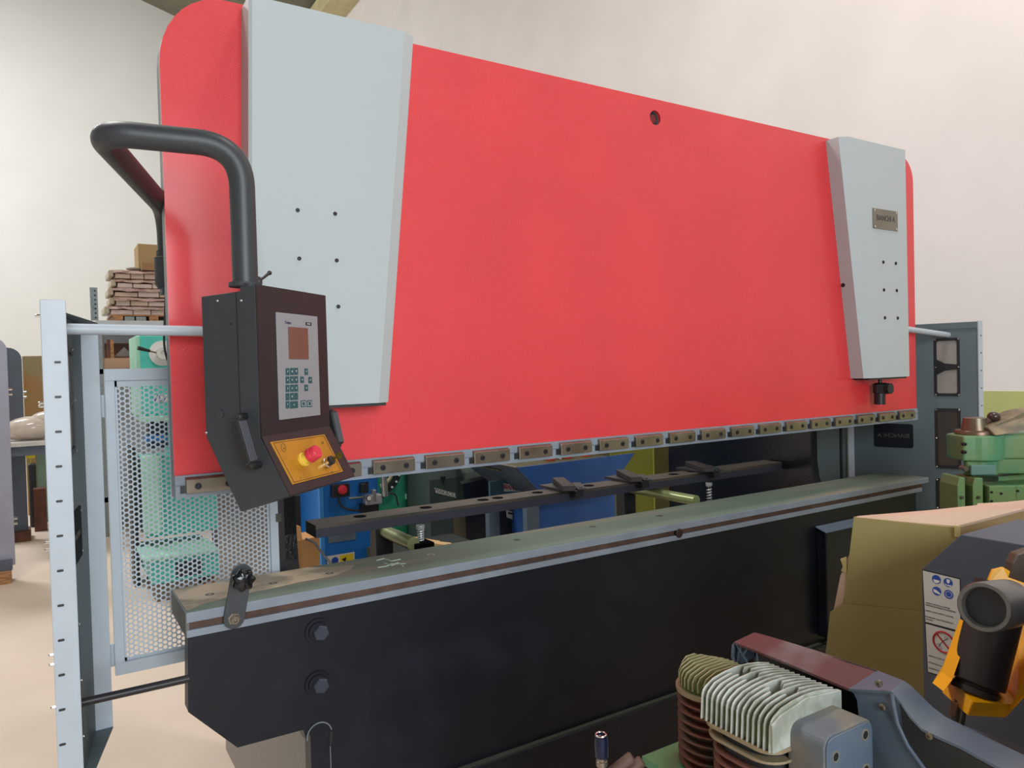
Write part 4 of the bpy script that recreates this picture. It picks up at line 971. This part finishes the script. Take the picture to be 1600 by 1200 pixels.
sp = pb('side_panel', mat('teal_grey_panel', (62, 96, 112), 0.5), TT, 766, 748, 842, 795, YT+0.35, 0.02)
q = [pY(787, 755, YT+0.345), pY(814, 759.5, YT+0.345), pY(815, 768, YT+0.345), pY(788, 768, YT+0.345)]
ss = MB().prism(q, (0, 0.004, 0)).build('sign', label_white, sp)
text('sign_lettering', 'BIANCO', (q[0]+q[1]+q[2]+q[3])/4+V(0, -0.001, 0), q[1]-q[0], (0, 0, 1), 0.040, sign_red, ss, bold=0.001)
pb('body', blue_tray, TT, 842, 772, 962, 850, YT+0.05, 0.5)
pb('leg', greyblue, TT, 765, 790, 781, 870, YT+0.30, 0.05)
pb('leg', greyblue, TT, 824, 785, 843, 870, YT+0.04, 0.05)
pb('inner_panel', black_plastic, TT, 776, 780, 832, 880, YT+0.38, 0.02)
q = [pY(791, 797, YT+0.37), pY(810, 801, YT+0.37), pY(811, 815, YT+0.37), pY(792, 808.5, YT+0.37)]
ss = MB().prism(q, (0, 0.004, 0)).build('maker_plate', label_white, TT)
MB().prism([pY(794, 800, YT+0.368), pY(806, 803, YT+0.368), pY(806, 805, YT+0.368), pY(794, 803, YT+0.368)], (0, 0.001, 0)).build('maker_mark', black_print, ss)
# contents of the tray
r = random.Random(3)
for i, (x, y, w, mm, nm, lb_) in enumerate(((858, 716, 16, mat('orange_red_part', (196, 62, 40), 0.5), 'red_part', 'orange red part lying leftmost in the blue tray'), (884, 714, 14, mat('orange_red_part', (196, 62, 40), 0.5), 'red_part', 'orange red part in the middle of the blue tray'), (912, 710, 16, mat('orange_red_part', (196, 62, 40), 0.5), 'red_part', 'orange red part lying rightmost in the blue tray'), (871, 717, 5, white_m, 'white_roll', 'small white roll between the red parts in the blue tray'))):
    q = pY(x, y+2, YT+0.42)
    tag(MB().obox(V(q.x, YT+0.42, A[0].z-0.039+0.031), V(w*0.0022, 0.01, 0), V(0.01, 0.06, 0), V(0, 0, 0.030)).build(nm, mm, bevel=0.008), lb_, 'part' if 'red' in nm else 'roll')

# olive column
YO = 2.5
x0, x1, z0, z1 = span(962, 700, 1020, 830, YO)
OC = thing('olive_cabinet', 'olive yellow cabinet standing right of the blue tray', 'cabinet', ((x0+x1)/2+0.1, YO+0.3, 0))
MB().box(x0-0.05, x1+0.25, YO, YO+0.5, 0, 1.5).build('body', olive_dark, OC)
MB().box(x0-0.05, x1, YO-0.012, YO, 0, 1.5).build('front_panel', olive, OC)
MB().box(x1-0.01, x1+0.006, YO-0.018, YO, 0, 1.5).build('edge_strip', mat('light_olive_edge', (150, 156, 70), 0.5), OC)

# ------------------------------------------------------------------ right foreground: green notching machine
H = V(RIGHT.x, RIGHT.y, 0).normalized(); DP = V(FWD.x, FWD.y, 0).normalized()
D1 = 2.6; PXM = D1/FPX
NM = thing('notching_machine', 'green painted notching machine with copper topped head and ball lever', 'machine', V(pD(1545, 800, D1).x, pD(1545, 800, D1).y, 0))
def at(x, y, d): return pD(x, y, d)
hc = at(1527, 715, D1+0.085)
def zof(y, x=1527, d=None): return at(x, y, d or D1).z
zh1, zh0, zh00 = zof(682), zof(722), zof(746)
out = [hc-H*0.083-DP*0.03, hc-H*0.083-DP*0.055]
for k in range(9):
    t = math.radians(-125+k*13); out.append(hc+H*0.082*math.cos(t)*1.0+DP*0.082*math.sin(t))
out += [hc+H*0.20-DP*0.05, hc+H*0.34-DP*0.02, hc+H*0.34+DP*0.12, hc-H*0.02+DP*0.09, hc-H*0.083+DP*0.05]
def flat(p, z): return V(p.x, p.y, z)
MB().prism([flat(p, zh0) for p in out], (0, 0, zh1-zh0)).build('head', green_machine, NM, bevel=0.006)
out2 = [hc+(p-hc)*0.78+H*0.0 for p in out[:-4]]+[hc+H*0.34, hc+H*0.34+DP*0.1, hc+DP*0.08]
MB().prism([flat(p, zh00) for p in out2], (0, 0, zh0-zh00)).build('lower_head', green_machine, NM, bevel=0.005)
q = at(1536, 734, D1+0.012)
MB().obox(q, H*0.044, DP*0.006, V(0, 0, 0.018)).build('recessed_plate', mat('grey_green_plate', (104, 142, 132), 0.45), NM, bevel=0.004)
tc_ = V(hc.x, hc.y, 0)-H*0.006
copper = mat('worn_copper_steel', (120, 84, 72), 0.35, 0.6, rgb2=(110, 104, 84), scale=8)
MB().lathe(flat(tc_, zh1), flat(tc_, zof(675)), [(0, 0.066), (0.7, 0.066), (1, 0.063)], 32).build('copper_flange', copper, NM, smooth=40)
MB().lathe(flat(tc_, zof(675)), flat(tc_, zof(655)), [(0, 0.046), (0.95, 0.038), (1, 0.033)], 32).build('copper_cap', copper, NM, smooth=40)
l0 = at(1536, 665, D1+0.07); l1 = at(1551, 651, D1+0.05)
lv = MB().tube([l0-H*0.03-V(0, 0, 0.02), l1], 0.0105, 12).build('lever', rust, NM, smooth=40)
MB().sphere(l1+H*0.004, 0.021, sq=(1, 1, 0.85)).build('ball_knob', mat('brown_ball', (66, 48, 44), 0.3), lv, smooth=60)
cw_ = [at(1543, 668, D1+0.02), at(1600, 644, D1+0.0), at(1640, 636, D1), at(1640, 664, D1-0.03), at(1600, 673, D1-0.03), at(1556, 681, D1-0.005)]
MB().prism(cw_, DP*0.10+V(0, 0, 0.0)).build('arm_casting', cast_top, NM, bevel=0.004)
for y in (694, 706.5):
    q = at(1507, y, D1+0.020); MB().lathe(q+DP*0.012, q-DP*0.006, [(0, 0.0062), (0.9, 0.0062), (1, 0.0055), (1, 0.003), (0.5, 0.003)], 14).build('socket_screw', black_plastic, NM, smooth=40)
q = at(1507, 732, D1+0.03); MB().lathe(q+DP*0.02, q-DP*0.012, [(0, 0.010), (1, 0.009)], 6).build('hex_bolt', steel, NM)
zg0 = 0.92
for (xa, xb, y0) in ((1496, 1508, 746), (1520, 1536, 747)):
    A, B = at(xa, y0, D1), at(xb, y0, D1)
    MB().prism([flat(A, zg0), flat(B, zg0), flat(B, B.z), flat(A+H*0.008, A.z), flat(A, A.z-0.03)], DP*0.11).build('guide_block', green_machine, NM, bevel=0.003)
    q = at((xa+xb)/2, 777, D1); MB().lathe(q+DP*0.002, q-DP*0.008, [(0, 0.006), (1, 0.005)], 10).build('guide_bolt', steel, NM)
q = at(1514, 775, D1+0.06)
MB().cyl(q-H*0.008, q+H*0.010, 0.045, seg=28).build('cutting_wheel', copper, NM, smooth=40)
A, B = at(1546, 760, D1-0.01), at(1588, 760, D1-0.01)
zb_t = A.z
MB().prism([flat(A, zg0), flat(B, zg0), flat(B, zb_t), flat(A, zb_t)], DP*0.10).build('gear_box', green_machine, NM, bevel=0.003)
A2 = at(1588, 758, D1-0.01)
MB().prism([flat(A2, zg0), flat(A2+H*0.12-DP*0.0, zg0), flat(A2+H*0.12, zb_t+0.003), flat(A2, zb_t)], DP*0.12).build('gear_box', green_machine, NM, bevel=0.003)
for (x, y) in ((1549, 769), (1564, 771), (1590, 767), (1549, 783)):
    q = at(x, y, D1-0.011); MB().cyl(q, q-DP*0.004, 0.004, seg=8).build('cover_screw', dark_steel, NM)
A = at(1500, 790, D1+0.02)
MB().prism([flat(A, 0), flat(A+H*0.32, 0), flat(A+H*0.32, zg0), flat(A, zg0)], DP*0.28).build('pedestal', mat('deep_green_pedestal', (48, 74, 46), 0.5), NM, bevel=0.006)
A = at(1560, 745, D1+0.10); MB().prism([flat(A, 0.9), flat(A+H*0.25, 0.9), flat(A+H*0.25, A.z+0.02), flat(A, A.z)], DP*0.14).build('back_housing', green_machine, NM)

# ------------------------------------------------------------------ cardboard box beside the dark machine
Pb = V(1.738, -0.859, 1.2); db = V(0.41, -0.91, 0).normalized(); nb = V(-db.y, db.x, 0); nb = nb if nb.dot(DP) > 0 else -nb
B_ = lambda x, y, o=0.0: pP(x, y, Pb+nb*o, nb)
CB = thing('cardboard_box', 'large torn brown cardboard box with open flaps in front of the bed', 'cardboard box', V(1.78, -0.95, 0))
card = mat('cardboard_shade_tone', (158, 144, 92), 0.85, vary=0.03, scale=4, bump=0.12, bscale=16)  # olive cast of the shaded box front put into the base colour
MB().prism([B_(1334, 808), B_(1500, 825), B_(1502, 965), B_(1440, 957), B_(1318, 943)], nb*0.006).build('front_panel', card, CB)
bl = B_(1290, 1022, -0.004); 
MB().prism([B_(1318, 943, -0.004), B_(1440, 957, -0.004), B_(1502, 964, -0.004), V(B_(1502, 964, -0.004).x, B_(1502, 964, -0.004).y, 0.0), V(B_(1300, 1000, -0.004).x, B_(1300, 1000, -0.004).y, 0.0), bl, B_(1297, 957, -0.004)], nb*0.006).build('lower_panel', card, CB)
MB().prism([B_(1326, 868, 0.006), B_(1328, 900, 0.006), B_(1296, 1015, 0.006), B_(1290, 1018, 0.006), B_(1313, 900, 0.006)], nb*0.12).build('side_panel', cardboard_lit, CB)
MB().prism([B_(1322, 871, 0.001), B_(1313, 874, 0.001), B_(1317, 885, 0.001), B_(1314, 892, 0.001), B_(1323, 896, 0.001)], nb*0.01).build('torn_edge', mat('torn_fibre', (186, 168, 110), 0.9, bump=1, bscale=60), CB)
T1 = [B_(1334, 808), pD(1342, 806, 1.98), pD(1527, 791, 2.15), pD(1527, 786.5, 2.16), pD(1600, 783, 2.1), pD(1660, 780, 2.05), pD(1660, 776+18, 1.98), pD(1600, 788, 2.0), pD(1551, 803, 1.98), pD(1383, 810.5, 1.93)]
MB().prism(T1, V(0, 0, -0.005)).build('rear_flap', cardboard_lit, CB)
T2 = [B_(1340, 809, 0.01), pD(1383, 811, 1.93), pD(1551, 804, 1.97), pD(1600, 789, 1.99), pD(1660, 775, 1.95), pD(1660, 779, 1.78), pD(1600, 795, 1.74), B_(1496, 822, 0.008)]
MB().prism(T2, V(0, 0, -0.005)).build('side_flap', cardboard_lit, CB)
T3 = [B_(1496, 822, 0.006), pD(1600, 795, 1.74), pD(1660, 779, 1.78)]
MB().prism(T3+[flat(T3[2], 0.7), flat(T3[1], 0.7), flat(T3[0], 0.7)], DP*0.005).build('right_panel', cardboard, CB)
q0, q1 = B_(1495, 822, -0.004), B_(1497, 838, -0.004)
MB().obox((q0+q1)/2, db*0.006, nb*0.004, V(0, 0, 0.013)).build('corner_fold', mat('torn_fibre', (186, 168, 110), 0.9), CB)

# ------------------------------------------------------------------ dark cabinet with the safety labels
XD = 1.6
DM = thing('dark_machine_cabinet', 'anthracite machine cabinet with safety labels at the lower right', 'machine', V(XD+0.18, -1.3, 0))
e0, e1, e2 = pX(1440, 889, XD), pX(1502, 835, XD), pX(1600, 850, XD)
MB().prism([V(XD, e0.y, 0), V(XD, e0.y, e0.z), V(XD, e1.y, e1.z), V(XD, -1.70, e1.z), V(XD, -1.70, 0)], (0.24, 0, 0)).build('housing', dark_cabinet, DM, bevel=0.002)
MB().box(1.0, 3.1, -3.1, -1.702, 0, 1.34).build('added_shade_block', dark_cabinet, DM, bevel=0.01)  # unseen block added to keep front light off the lower foreground
def lab(p, m, off=0.001, name='safety_label', par=None): return MB().prism([pX(x, y, XD-off) for x, y in p], (0.0007, 0, 0)).build(name, m, par or DM)
l1_ = lab([(1440.8, 889.8), (1500.2, 904), (1501.8, 988.5), (1445, 973)], black_print, 0.0008, 'label_border')
l1 = lab([(1441.8, 891.5), (1499.2, 905.3), (1500.8, 986), (1446, 971.5)], label_white, 0.0012)
lab([(1445, 973), (1501.8, 988.5), (1508, 1068), (1449, 1051)], black_print, 0.0008, 'label_border')
l2 = lab([(1446.3, 974.5), (1500.8, 989.7), (1506.5, 1066), (1450, 1049.5)], label_white, 0.0012)
dir_y = V(0, -1, 0)
for (x, y) in ((1463.2, 905.3), (1481.5, 910.2), (1463.8, 923.5), (1482.4, 928.8)):
    q = pX(x, y, XD-0.0012); MB().cyl(q, q-V(0.0004, 0, 0), 0.0094, seg=28).build('sign_disc', sign_blue, l1)
def mark(pts, par, m=white_m, off=0.0018): MB().prism([pX(x, y, XD-off) for x, y in pts], (0.0002, 0, 0)).build('sign_symbol', m, par)
mark([(1458, 905), (1468.5, 907.5), (1467.5, 910), (1464, 911.5), (1460, 910)], l1)
mark([(1479, 904.5), (1484, 906), (1484, 910), (1481.5, 912), (1479, 909)], l1); mark([(1476.5, 911), (1479, 913.5), (1487, 915), (1485, 917), (1477.5, 914)], l1)
mark([(1458.5, 920), (1463, 922), (1469.5, 927.5), (1468, 929), (1461, 926), (1458.5, 924)], l1)
q = pX(1482.4, 928.8, XD-0.0017); MB().tube([q+V(0, 0.0062*math.cos(t), 0.0062*math.sin(t)) for t in [2*math.pi*k/20 for k in range(20)]], 0.0004, 5, closed=True).build('sign_symbol', white_m, l1)
def labtext(t, x, y, size, par, w=1.0):
    a, b = pX(x, y, XD-0.0016), 0
    text('label_lettering', t, a, V(0, -1, 0), V(0, 0, 1), size, black_print, par, depth=0.0001, align='LEFT', wscale=w)
for t, y in (('OPERATORUN KULLANMASI', 941.5), ('GEREKEN GUVENLIK MALZEMELERI', 944.8), ('SAFETY WEAR SAFETY CLOTHES', 953.5), ('SICHERHEIT: SCHUTZKLEIDUNG', 963), ('TRAGEN', 966.8)):
    labtext(t, 1446, y, 0.0040, l1, 1.0)
rc_ = pX(1474.5, 1003.5, XD-0.0012)
MB().tube([rc_+V(-0.0002, 0.0215*math.cos(t), 0.0215*math.sin(t)) for t in [2*math.pi*k/40 for k in range(40)]], 0.0021, 8, closed=True).build('prohibition_ring', sign_red, l2)
MB().tube([rc_+V(-0.0004, 0.0152, 0.0152), rc_+V(-0.0004, -0.0152, -0.0152)], 0.0017, 8).build('prohibition_bar', sign_red, l2)
MB().tube([rc_+V(0, 0.010, -0.010), rc_+V(0, 0.003, 0.0), rc_+V(0, -0.008, 0.011)], 0.0006, 5).build('sign_symbol', black_print, l2)
for (dy, dz) in ((0.0105, -0.009), (0.0075, -0.014)):
    MB().tube([rc_+V(0, dy+0.003*math.cos(t), dz+0.003*math.sin(t)) for t in [2*math.pi*k/14 for k in range(14)]], 0.0004, 5, closed=True).build('sign_symbol', black_print, l2)
MB().tube([rc_+V(0, -0.006+0.004*math.cos(t), 0.010+0.003*math.sin(t)) for t in [2*math.pi*k/14 for k in range(14)]], 0.0003, 5, closed=True).build('sign_symbol', black_print, l2)
for t, y in (('DIKKAT! CAPAK TUTMAYINIZ', 1024), ('ATTENTION! DO NOT TOUCH', 1034.5), ('VORSICHT! NICHT BERUEHREN', 1043)):
    labtext(t, 1450.5, y, 0.0040, l2, 1.0)

# ------------------------------------------------------------------ yellow bracket with the black cylinder
YBK = thing('yellow_bracket', 'yellow steel bracket holding a black cylinder and grey ring at the right edge', 'bracket', pD(1530, 1120, 1.18))
dY = 1.16
c0, c1 = at(1566, 915, dY+0.03), at(1523, 1083, dY+0.01)
MB().lathe(c0, c1, [(0, 0.0385), (0.90, 0.0385), (0.91, 0.037), (0.915, 0.030), (0.94, 0.031), (0.95, 0.034), (1, 0.034), (1.0, 0.015)], 40).build('black_cylinder', mill_dark, YBK, smooth=40)
axr = (at(1583, 941, dY+0.02)-at(1537, 949, dY-0.065)).normalized()
r0 = at(1537, 949, dY-0.065); 
MB().lathe(r0+axr*0.105, r0, [(0, 0.0365), (0.97, 0.0365), (1.0, 0.0345), (1.0, 0.0295), (0.97, 0.028), (0.75, 0.028)], 48).build('grey_ring', ring_grey, YBK, smooth=40)
MB().lathe(r0+axr*0.05, r0+axr*0.012, [(0, 0.0282), (1, 0.0282)], 40).build('ring_core', black_plastic, YBK, smooth=40)
MB().prism([at(1543, 912, dY+0.045), at(1552, 890, dY+0.05), at(1568, 886, dY+0.05), at(1579, 893, dY+0.05), at(1576, 902, dY+0.045), at(1640, 925, dY+0.03), at(1640, 978, dY+0.01), at(1579, 976, dY+0.02), at(1560, 930, dY+0.04)], DP*0.006+V(0, 0, -0.001)).build('top_plate', yellow_paint, YBK, bevel=0.001)
q = at(1578, 919, dY+0.035); nbk = (V(0, 0, 1)*0.7-DP*0.7).normalized()
MB().lathe(q, q+nbk*0.010, [(0, 0.0115), (0.3, 0.0115), (0.35, 0.009), (0.9, 0.009), (1, 0.007), (1, 0.004), (0.6, 0.0035)], 18).build('socket_bolt', chrome, YBK, smooth=40)
MB().prism([at(1577, 912, dY+0.07), at(1583, 880, dY+0.07), at(1590, 866, dY+0.07), at(1640, 850, dY+0.07), at(1640, 930, dY+0.07)], DP*0.02).build('dark_slider', mat('brown_grey_slider', (84, 72, 60), 0.5, 0.2), YBK, bevel=0.002)
MB().prism([at(1518, 977, dY+0.03), at(1516.5, 979, dY+0.03), at(1488, 1062, dY+0.0), at(1474, 1080, dY-0.01), at(1484, 1062, dY+0.035), at(1490, 1052, dY+0.035)], DP*0.03).build('left_flange', yellow_paint, YBK)
orange = yellow_paint
# floor of the bracket and its two bent lips
b1, b2, b3, b4 = at(1486, 1056, dY+0.055), at(1521, 1097, dY-0.035), at(1590, 1101, dY-0.02), at(1556, 1052, dY+0.075)
MB().prism([b1, b2, b3, b4], V(0, 0, -0.003)).build('bracket_floor', yellow_paint, YBK)
MB().prism([b1, b2, at(1513, 1118, dY-0.035), at(1474, 1083, dY+0.055)], DP*0.003).build('front_lip', yellow_paint, YBK)
MB().prism([b2, b3, at(1571, 1121, dY-0.03), at(1513, 1118, dY-0.035)], DP*0.003).build('front_lip', yellow_paint, YBK)
MB().prism([at(1592, 985, dY+0.075), at(1640, 940, dY+0.075), at(1640, 1030, dY+0.0), b3, at(1556, 1052, dY+0.078)], V(0.002, 0.002, 0)).build('back_plate', yellow_paint, YBK)
MB().prism([b3, at(1640, 1000, dY-0.02), at(1640, 1045, dY-0.02), at(1571, 1121, dY-0.03)], DP*0.003).build('side_lip', yellow_paint, YBK)
MB().tube([at(1502, 1095, dY+0.01), at(1496, 1130, dY+0.01), at(1490, 1180, dY+0.01)], 0.0095, 16).build('stud', steel, YBK, smooth=40)
MB().tube([at(1492, 1098, dY-0.004), at(1488, 1118, dY-0.004)], 0.0055, 12).build('thread', mat('copper_thread', (150, 112, 88), 0.4, 0.7), YBK, smooth=40)
zz = at(1490, 1180, dY+0.01).z
MB().box(at(1490, 1180, dY).x-0.02, at(1490, 1180, dY).x+0.08, -1.62, at(1490, 1180, dY).y+0.04, 0.0, zz+0.02).build('pedestal', dark_cabinet, YBK)

# ------------------------------------------------------------------ compressor with two finned cylinders
HX0, HX1, HY0, HY1, HZ = 0.879, 1.043, -1.286, -1.150, 1.082
CP = thing('air_compressor', 'old air compressor with silver finned head and rusty cylinders at the bottom right', 'compressor', V(1.0, -1.25, 0))
def finned_head(x0, x1, y0, y1, z, n, hgt, m, gaps=()):
    T = MB().box(x0+0.004, x1-0.002, y0+0.003, y1-0.001, z-hgt-0.004, z-hgt*0.36).build('head_block', alu_base, CP)
    for k in range(n):
        y = y1-(y1-y0)*k/(n-1)
        segs = [(x0, x1)]
        if k in gaps:
            g = x0+(x1-x0)*(0.40+0.03*(k % 3)); segs = [(x0, g-0.012), (g+0.016, x1)]
        for i, (a, b) in enumerate(segs):
            L_ = x1-x0
            def crown(x): return 0.012*math.sin(math.pi*min(max((x-x0)/L_, 0), 1)) 
            pts = [V(a, y, z-hgt)]
            if i == 0: pts += [V(a-0.003, y, z-hgt), V(a, y, z-0.014), V(a+0.003, y, z-0.007), V(a+0.010, y, z-0.001)]
            else: pts += [V(a, y, z-0.006+crown(a)), V(a+0.004, y, z+crown(a)+0.001)]
            for j in range(1, 6):
                x = a+(b-a)*j/6; 
                if x > a+0.012: pts.append(V(x, y, z+0.001+crown(x)))
            pts += [V(b, y, z+crown(b)), V(b, y, z-hgt)]
            MB().prism(pts, (0, -0.0026, 0)).build('cooling_fin', m, T, bevel=0.0006)
    return T
finned_head(HX0, HX1, HY0+0.004, HY1, HZ, 14, 0.052, alu, (1, 2, 4, 8, 9, 11))
MB().prism([V(HX0+0.0, HY0+0.001, HZ-0.052), V(HX0, HY0+0.001, HZ-0.010), V(HX0+0.02, HY0+0.001, HZ+0.0), V(HX0+0.08, HY0+0.001, HZ+0.010), V(HX1, HY0+0.001, HZ), V(HX1, HY0+0.001, HZ-0.052)], (0, -0.004, 0)).build('head_side_wall', alu, CP, bevel=0.0008)
def disc(x0, x1, y0, y1, z, t, r, name, m, g=0):
    c = V((x0+x1)/2, (y0+y1)/2, z)
    return MB().prism(rrect(c, V((x1-x0)/2+g, 0, 0), V(0, (y1-y0)/2+g, 0), r, 7), (0, 0, t)).build(name, m, CP, bevel=0.0006)
disc(HX0, HX1, HY0, HY1, HZ-0.058, 0.006, 0.03, 'head_gasket_flange', mat('sandy_flange', (138, 124, 98), 0.5, 0.2), 0.004)
disc(HX0, HX1, HY0, HY1, HZ-0.095, 0.037, 0.05, 'cylinder_core', black_plastic, -0.006)
disc(HX0, HX1, HY0, HY1, HZ-0.075, 0.004, 0.04, 'cylinder_fin', mat('sandy_flange', (138, 124, 98), 0.5, 0.2), 0.004)
for k in range(8): disc(HX0, HX1, HY0, HY1, HZ-0.094-0.0155*k, 0.0032, 0.055, 'cylinder_fin', rust_fin, 0.004)
disc(HX0, HX1, HY0, HY1, 0.80, HZ-0.095-0.80, 0.05, 'cylinder_core', rust_fin, -0.012)
CX2, CY2, R2 = 0.974, -1.084, 0.058
T2_ = MB().cyl((CX2, CY2, HZ-0.046), (CX2, CY2, HZ-0.026), R2-0.004, seg=40).build('head_block', alu_base, CP)
for k in range(11):
    y = CY2+0.051-k*0.0098; hx = math.sqrt(max(R2*R2-(y-CY2)**2, 0.0002))-0.001; zt3_ = HZ-0.012
    pts = [V(CX2-hx, y, zt3_-0.028), V(CX2-hx, y, zt3_-0.012), V(CX2-hx+0.006, y, zt3_-0.003), V(CX2-hx*0.4, y, zt3_+0.005), V(CX2+hx*0.4, y, zt3_+0.005), V(CX2+hx, y, zt3_-0.004), V(CX2+hx, y, zt3_-0.028)]
    MB().prism(pts, (0, -0.0026, 0)).build('cooling_fin', mat('dull_brass_fin', (150, 146, 108), 0.45, 0.2), T2_, bevel=0.0006)
MB().cyl((CX2, CY2, HZ-0.052), (CX2, CY2, HZ-0.045), R2+0.004, seg=40).build('head_gasket_flange', mat('sandy_flange', (138, 124, 98), 0.5, 0.2), CP, smooth=40)
for k in range(12): MB().cyl((CX2, CY2, HZ-0.068-0.0155*k), (CX2, CY2, HZ-0.0648-0.0155*k), R2+0.002, seg=40).build('cylinder_fin', rust_fin, CP, smooth=40)
MB().cyl((CX2, CY2, 0.80), (CX2, CY2, HZ-0.05), R2-0.014, seg=32).build('cylinder_core', rust_fin, CP, smooth=40)
# manifold
YMf = -1.345
a_, b_ = pY(1287, 1160, YMf), pY(1362, 1130, YMf); zt_m = pY(1330, 1134, YMf).z
cm = V((a_.x+b_.x)/2, YMf, zt_m-0.045)
mf = MB().prism(rrect(cm, V((b_.x-a_.x)/2, 0, 0), V(0, 0, 0.045), 0.018, 6), (0, HY0-YMf+0.002, 0)).build('manifold', manifold, CP, bevel=0.002)
mfp = MB().prism(rrect(cm, V((b_.x-a_.x)/2-0.003, 0, 0), V(0, 0, 0.042), 0.016, 6), (0, -0.003, 0)).build('manifold_face', belt_grey, mf, bevel=0.001)
for (sx, sz) in ((-0.62, 0.30), (0.62, 0.55), (-0.62, -0.7), (0.62, -0.6)):
    q = cm+V(sx*((b_.x-a_.x)/2), -0.003, sz*0.045); MB().lathe(q, q-V(0, 0.0012, 0), [(0, 0.009), (1, 0.0085), (1, 0.0062), (0.3, 0.006)], 18).build('bolt_hole', manifold, mfp, smooth=40); MB().cyl(q-V(0, 0.0003, 0), q-V(0, 0.0009, 0), 0.0058).build('bolt_hole', black_plastic, mfp)
# belt guard
XN = 1.062; XF = XN+0.055
near = [(1147, 1003), (1190, 1020), (1240, 1040), (1290, 1061), (1326, 1076), (1392, 1080), (1406, 1094), (1420, 1116), (1440, 1138), (1460, 1148), (1500, 1166), (1540, 1188), (1640, 1240)]
far = [(1180, 988), (1225, 1001), (1280, 1018), (1330, 1035), (1384, 1052), (1402, 1060), (1412, 1068), (1426, 1082), (1444, 1100), (1464, 1115), (1505, 1135), (1550, 1157), (1650, 1204)]
NPt = [pX(x, y, XN) for x, y in near]; FPt = [pX(x, y, XF) for x, y in far]
for a, b in zip(NPt, FPt): b.y = (b.y+a.y)/2
rs = MB().strip(NPt[:5], FPt[:5], V(0, 0, -0.004)).build('guard_rim', maroon, CP, smooth=30)
rs['label'] = 'worn maroon stretch of the belt guard rim'
MB().strip(NPt[4:], FPt[4:], V(0, 0, -0.004)).build('guard_rim', belt_grey, CP, smooth=30)
fc = [(1326, 1077), (1392, 1081), (1406, 1095), (1420, 1117), (1440, 1139), (1460, 1149), (1500, 1167), (1540, 1189), (1640, 1241), (1640, 1320), (1345, 1320), (1342, 1120), (1339, 1094), (1334, 1084)]
MB().prism([pX(x, y, XN+0.002) for x, y in fc], (0.003, 0, 0)).build('guard_face', belt_grey, CP)
MB().tube([pX(x, y, XN) for x, y in ((1394, 1084), (1396, 1100), (1402, 1130), (1418, 1165), (1436, 1190), (1465, 1230))], 0.0035, 8).build('guard_ridge', belt_grey, CP, smooth=60)
MB().prism([pX(x, y, XN+0.001) for x, y in ((1406, 1100), (1420, 1122), (1440, 1143), (1460, 1153), (1500, 1171), (1540, 1193), (1640, 1246), (1640, 1310), (1480, 1240), (1440, 1190), (1412, 1145))], (-0.0008, 0, 0)).build('inner_panel', black_plastic, CP)
for x, y in ((1374, 1067.5), (1380, 1104.5), (1453, 1150)):
    q = pX(x, y, XN); MB().lathe(q, q-V(0.004, 0, 0), [(0, 0.0055), (0.8, 0.0055), (1, 0.0045), (1, 0.0022), (0.5, 0.002)], 14).build('guard_screw', steel, CP, smooth=40)
MB().prism([FPt[0], FPt[4], flat(FPt[4], FPt[4].z-0.10), flat(FPt[0], FPt[0].z-0.06)], (-0.003, 0, 0)).build('guard_back', black_plastic, CP)
MB().strip([NPt[0], NPt[0]+V(0, 0.006, -0.008), NPt[0]+V(0, 0.008, -0.030), NPt[0]+V(0, 0.000, -0.045)], [FPt[0], FPt[0]+V(0, 0.006, -0.008), FPt[0]+V(0, 0.008, -0.030), FPt[0]+V(0, 0, -0.045)], V(0, -0.003, 0)).build('guard_end', belt_grey, CP)
for (xa, ya, xb, yb) in ((1150, 1006, 1172, 1042), (1158, 1008, 1150, 1042), (1182, 1014, 1184, 1042), (1170, 1010, 1160, 1025)):
    MB().tube([pX(xa, ya, XN+0.004), pX(xb, yb, XN+0.004)], 0.0018, 6).build('guard_rib', belt_grey, CP)
# base plate, tank and legs
q = pZ(1003, 1181, 0.90); q2 = pZ(1077, 1152, 0.90)
MB().box(q.x, 1.16, -1.65, (q.y+q2.y)/2, 0.885, 0.90).build('base_plate', tank_green, CP)
MB().cyl((q.x-0.02, -1.32, 0.66), (1.16, -1.32, 0.66), 0.20, seg=40).build('air_tank', tank_green, CP, smooth=40)
for lx in (q.x+0.05, 1.10):
    for ly in (-1.45, -1.2): MB().box(lx, lx+0.04, ly, ly+0.04, 0.0, 0.9).build('leg', dark_steel, CP)
# quick coupling and tap handles
dq = 1.22
t0, t1 = at(939, 1147, dq), at(936, 1215, dq)
t1 = V(t0.x, t0.y, t0.z-0.075)
ax_ = t0-t1
qc = MB().lathe(t1, t0, [(0, 0.007), (0.3, 0.007), (0.31, 0.0095), (0.42, 0.0095), (0.43, 0.0085), (0.5, 0.0085)], 20).build('quick_coupling', steel, CP, smooth=40)
MB().lathe(t1+ax_*0.5, t0-ax_*0.04, [(0, 0.0105), (0.05, 0.0115), (0.75, 0.0115), (1, 0.0105)], 24).build('coupling_sleeve', blue_anod, qc, smooth=40)
MB().tube([t0+V(0.0085*math.cos(t), 0.0085*math.sin(t), -0.001) for t in [2*math.pi*k/20 for k in range(20)]], 0.0018, 8, closed=True).build('coupling_ring', chrome, qc, smooth=60)
zc3 = t1.z
for (xa, ya, xb, yb) in ((945, 1215, 988, 1182), (966, 1222, 1003, 1188)):
    A, B = at(xa, ya, dq), at(xb, yb, dq)
    MB().tube([A, A+(B-A)*0.96, B], [0.0085, 0.0095, 0.0075], 16).build('tap_handle', rust, CP, smooth=50)
MB().tube([V(t1.x, t1.y, zc3+0.005), V(t1.x, t1.y, 0.84), V(t1.x+0.03, -1.2, 0.80), V(0.85, -1.3, 0.76)], 0.008, 10).build('outlet_pipe', steel, CP, smooth=50)
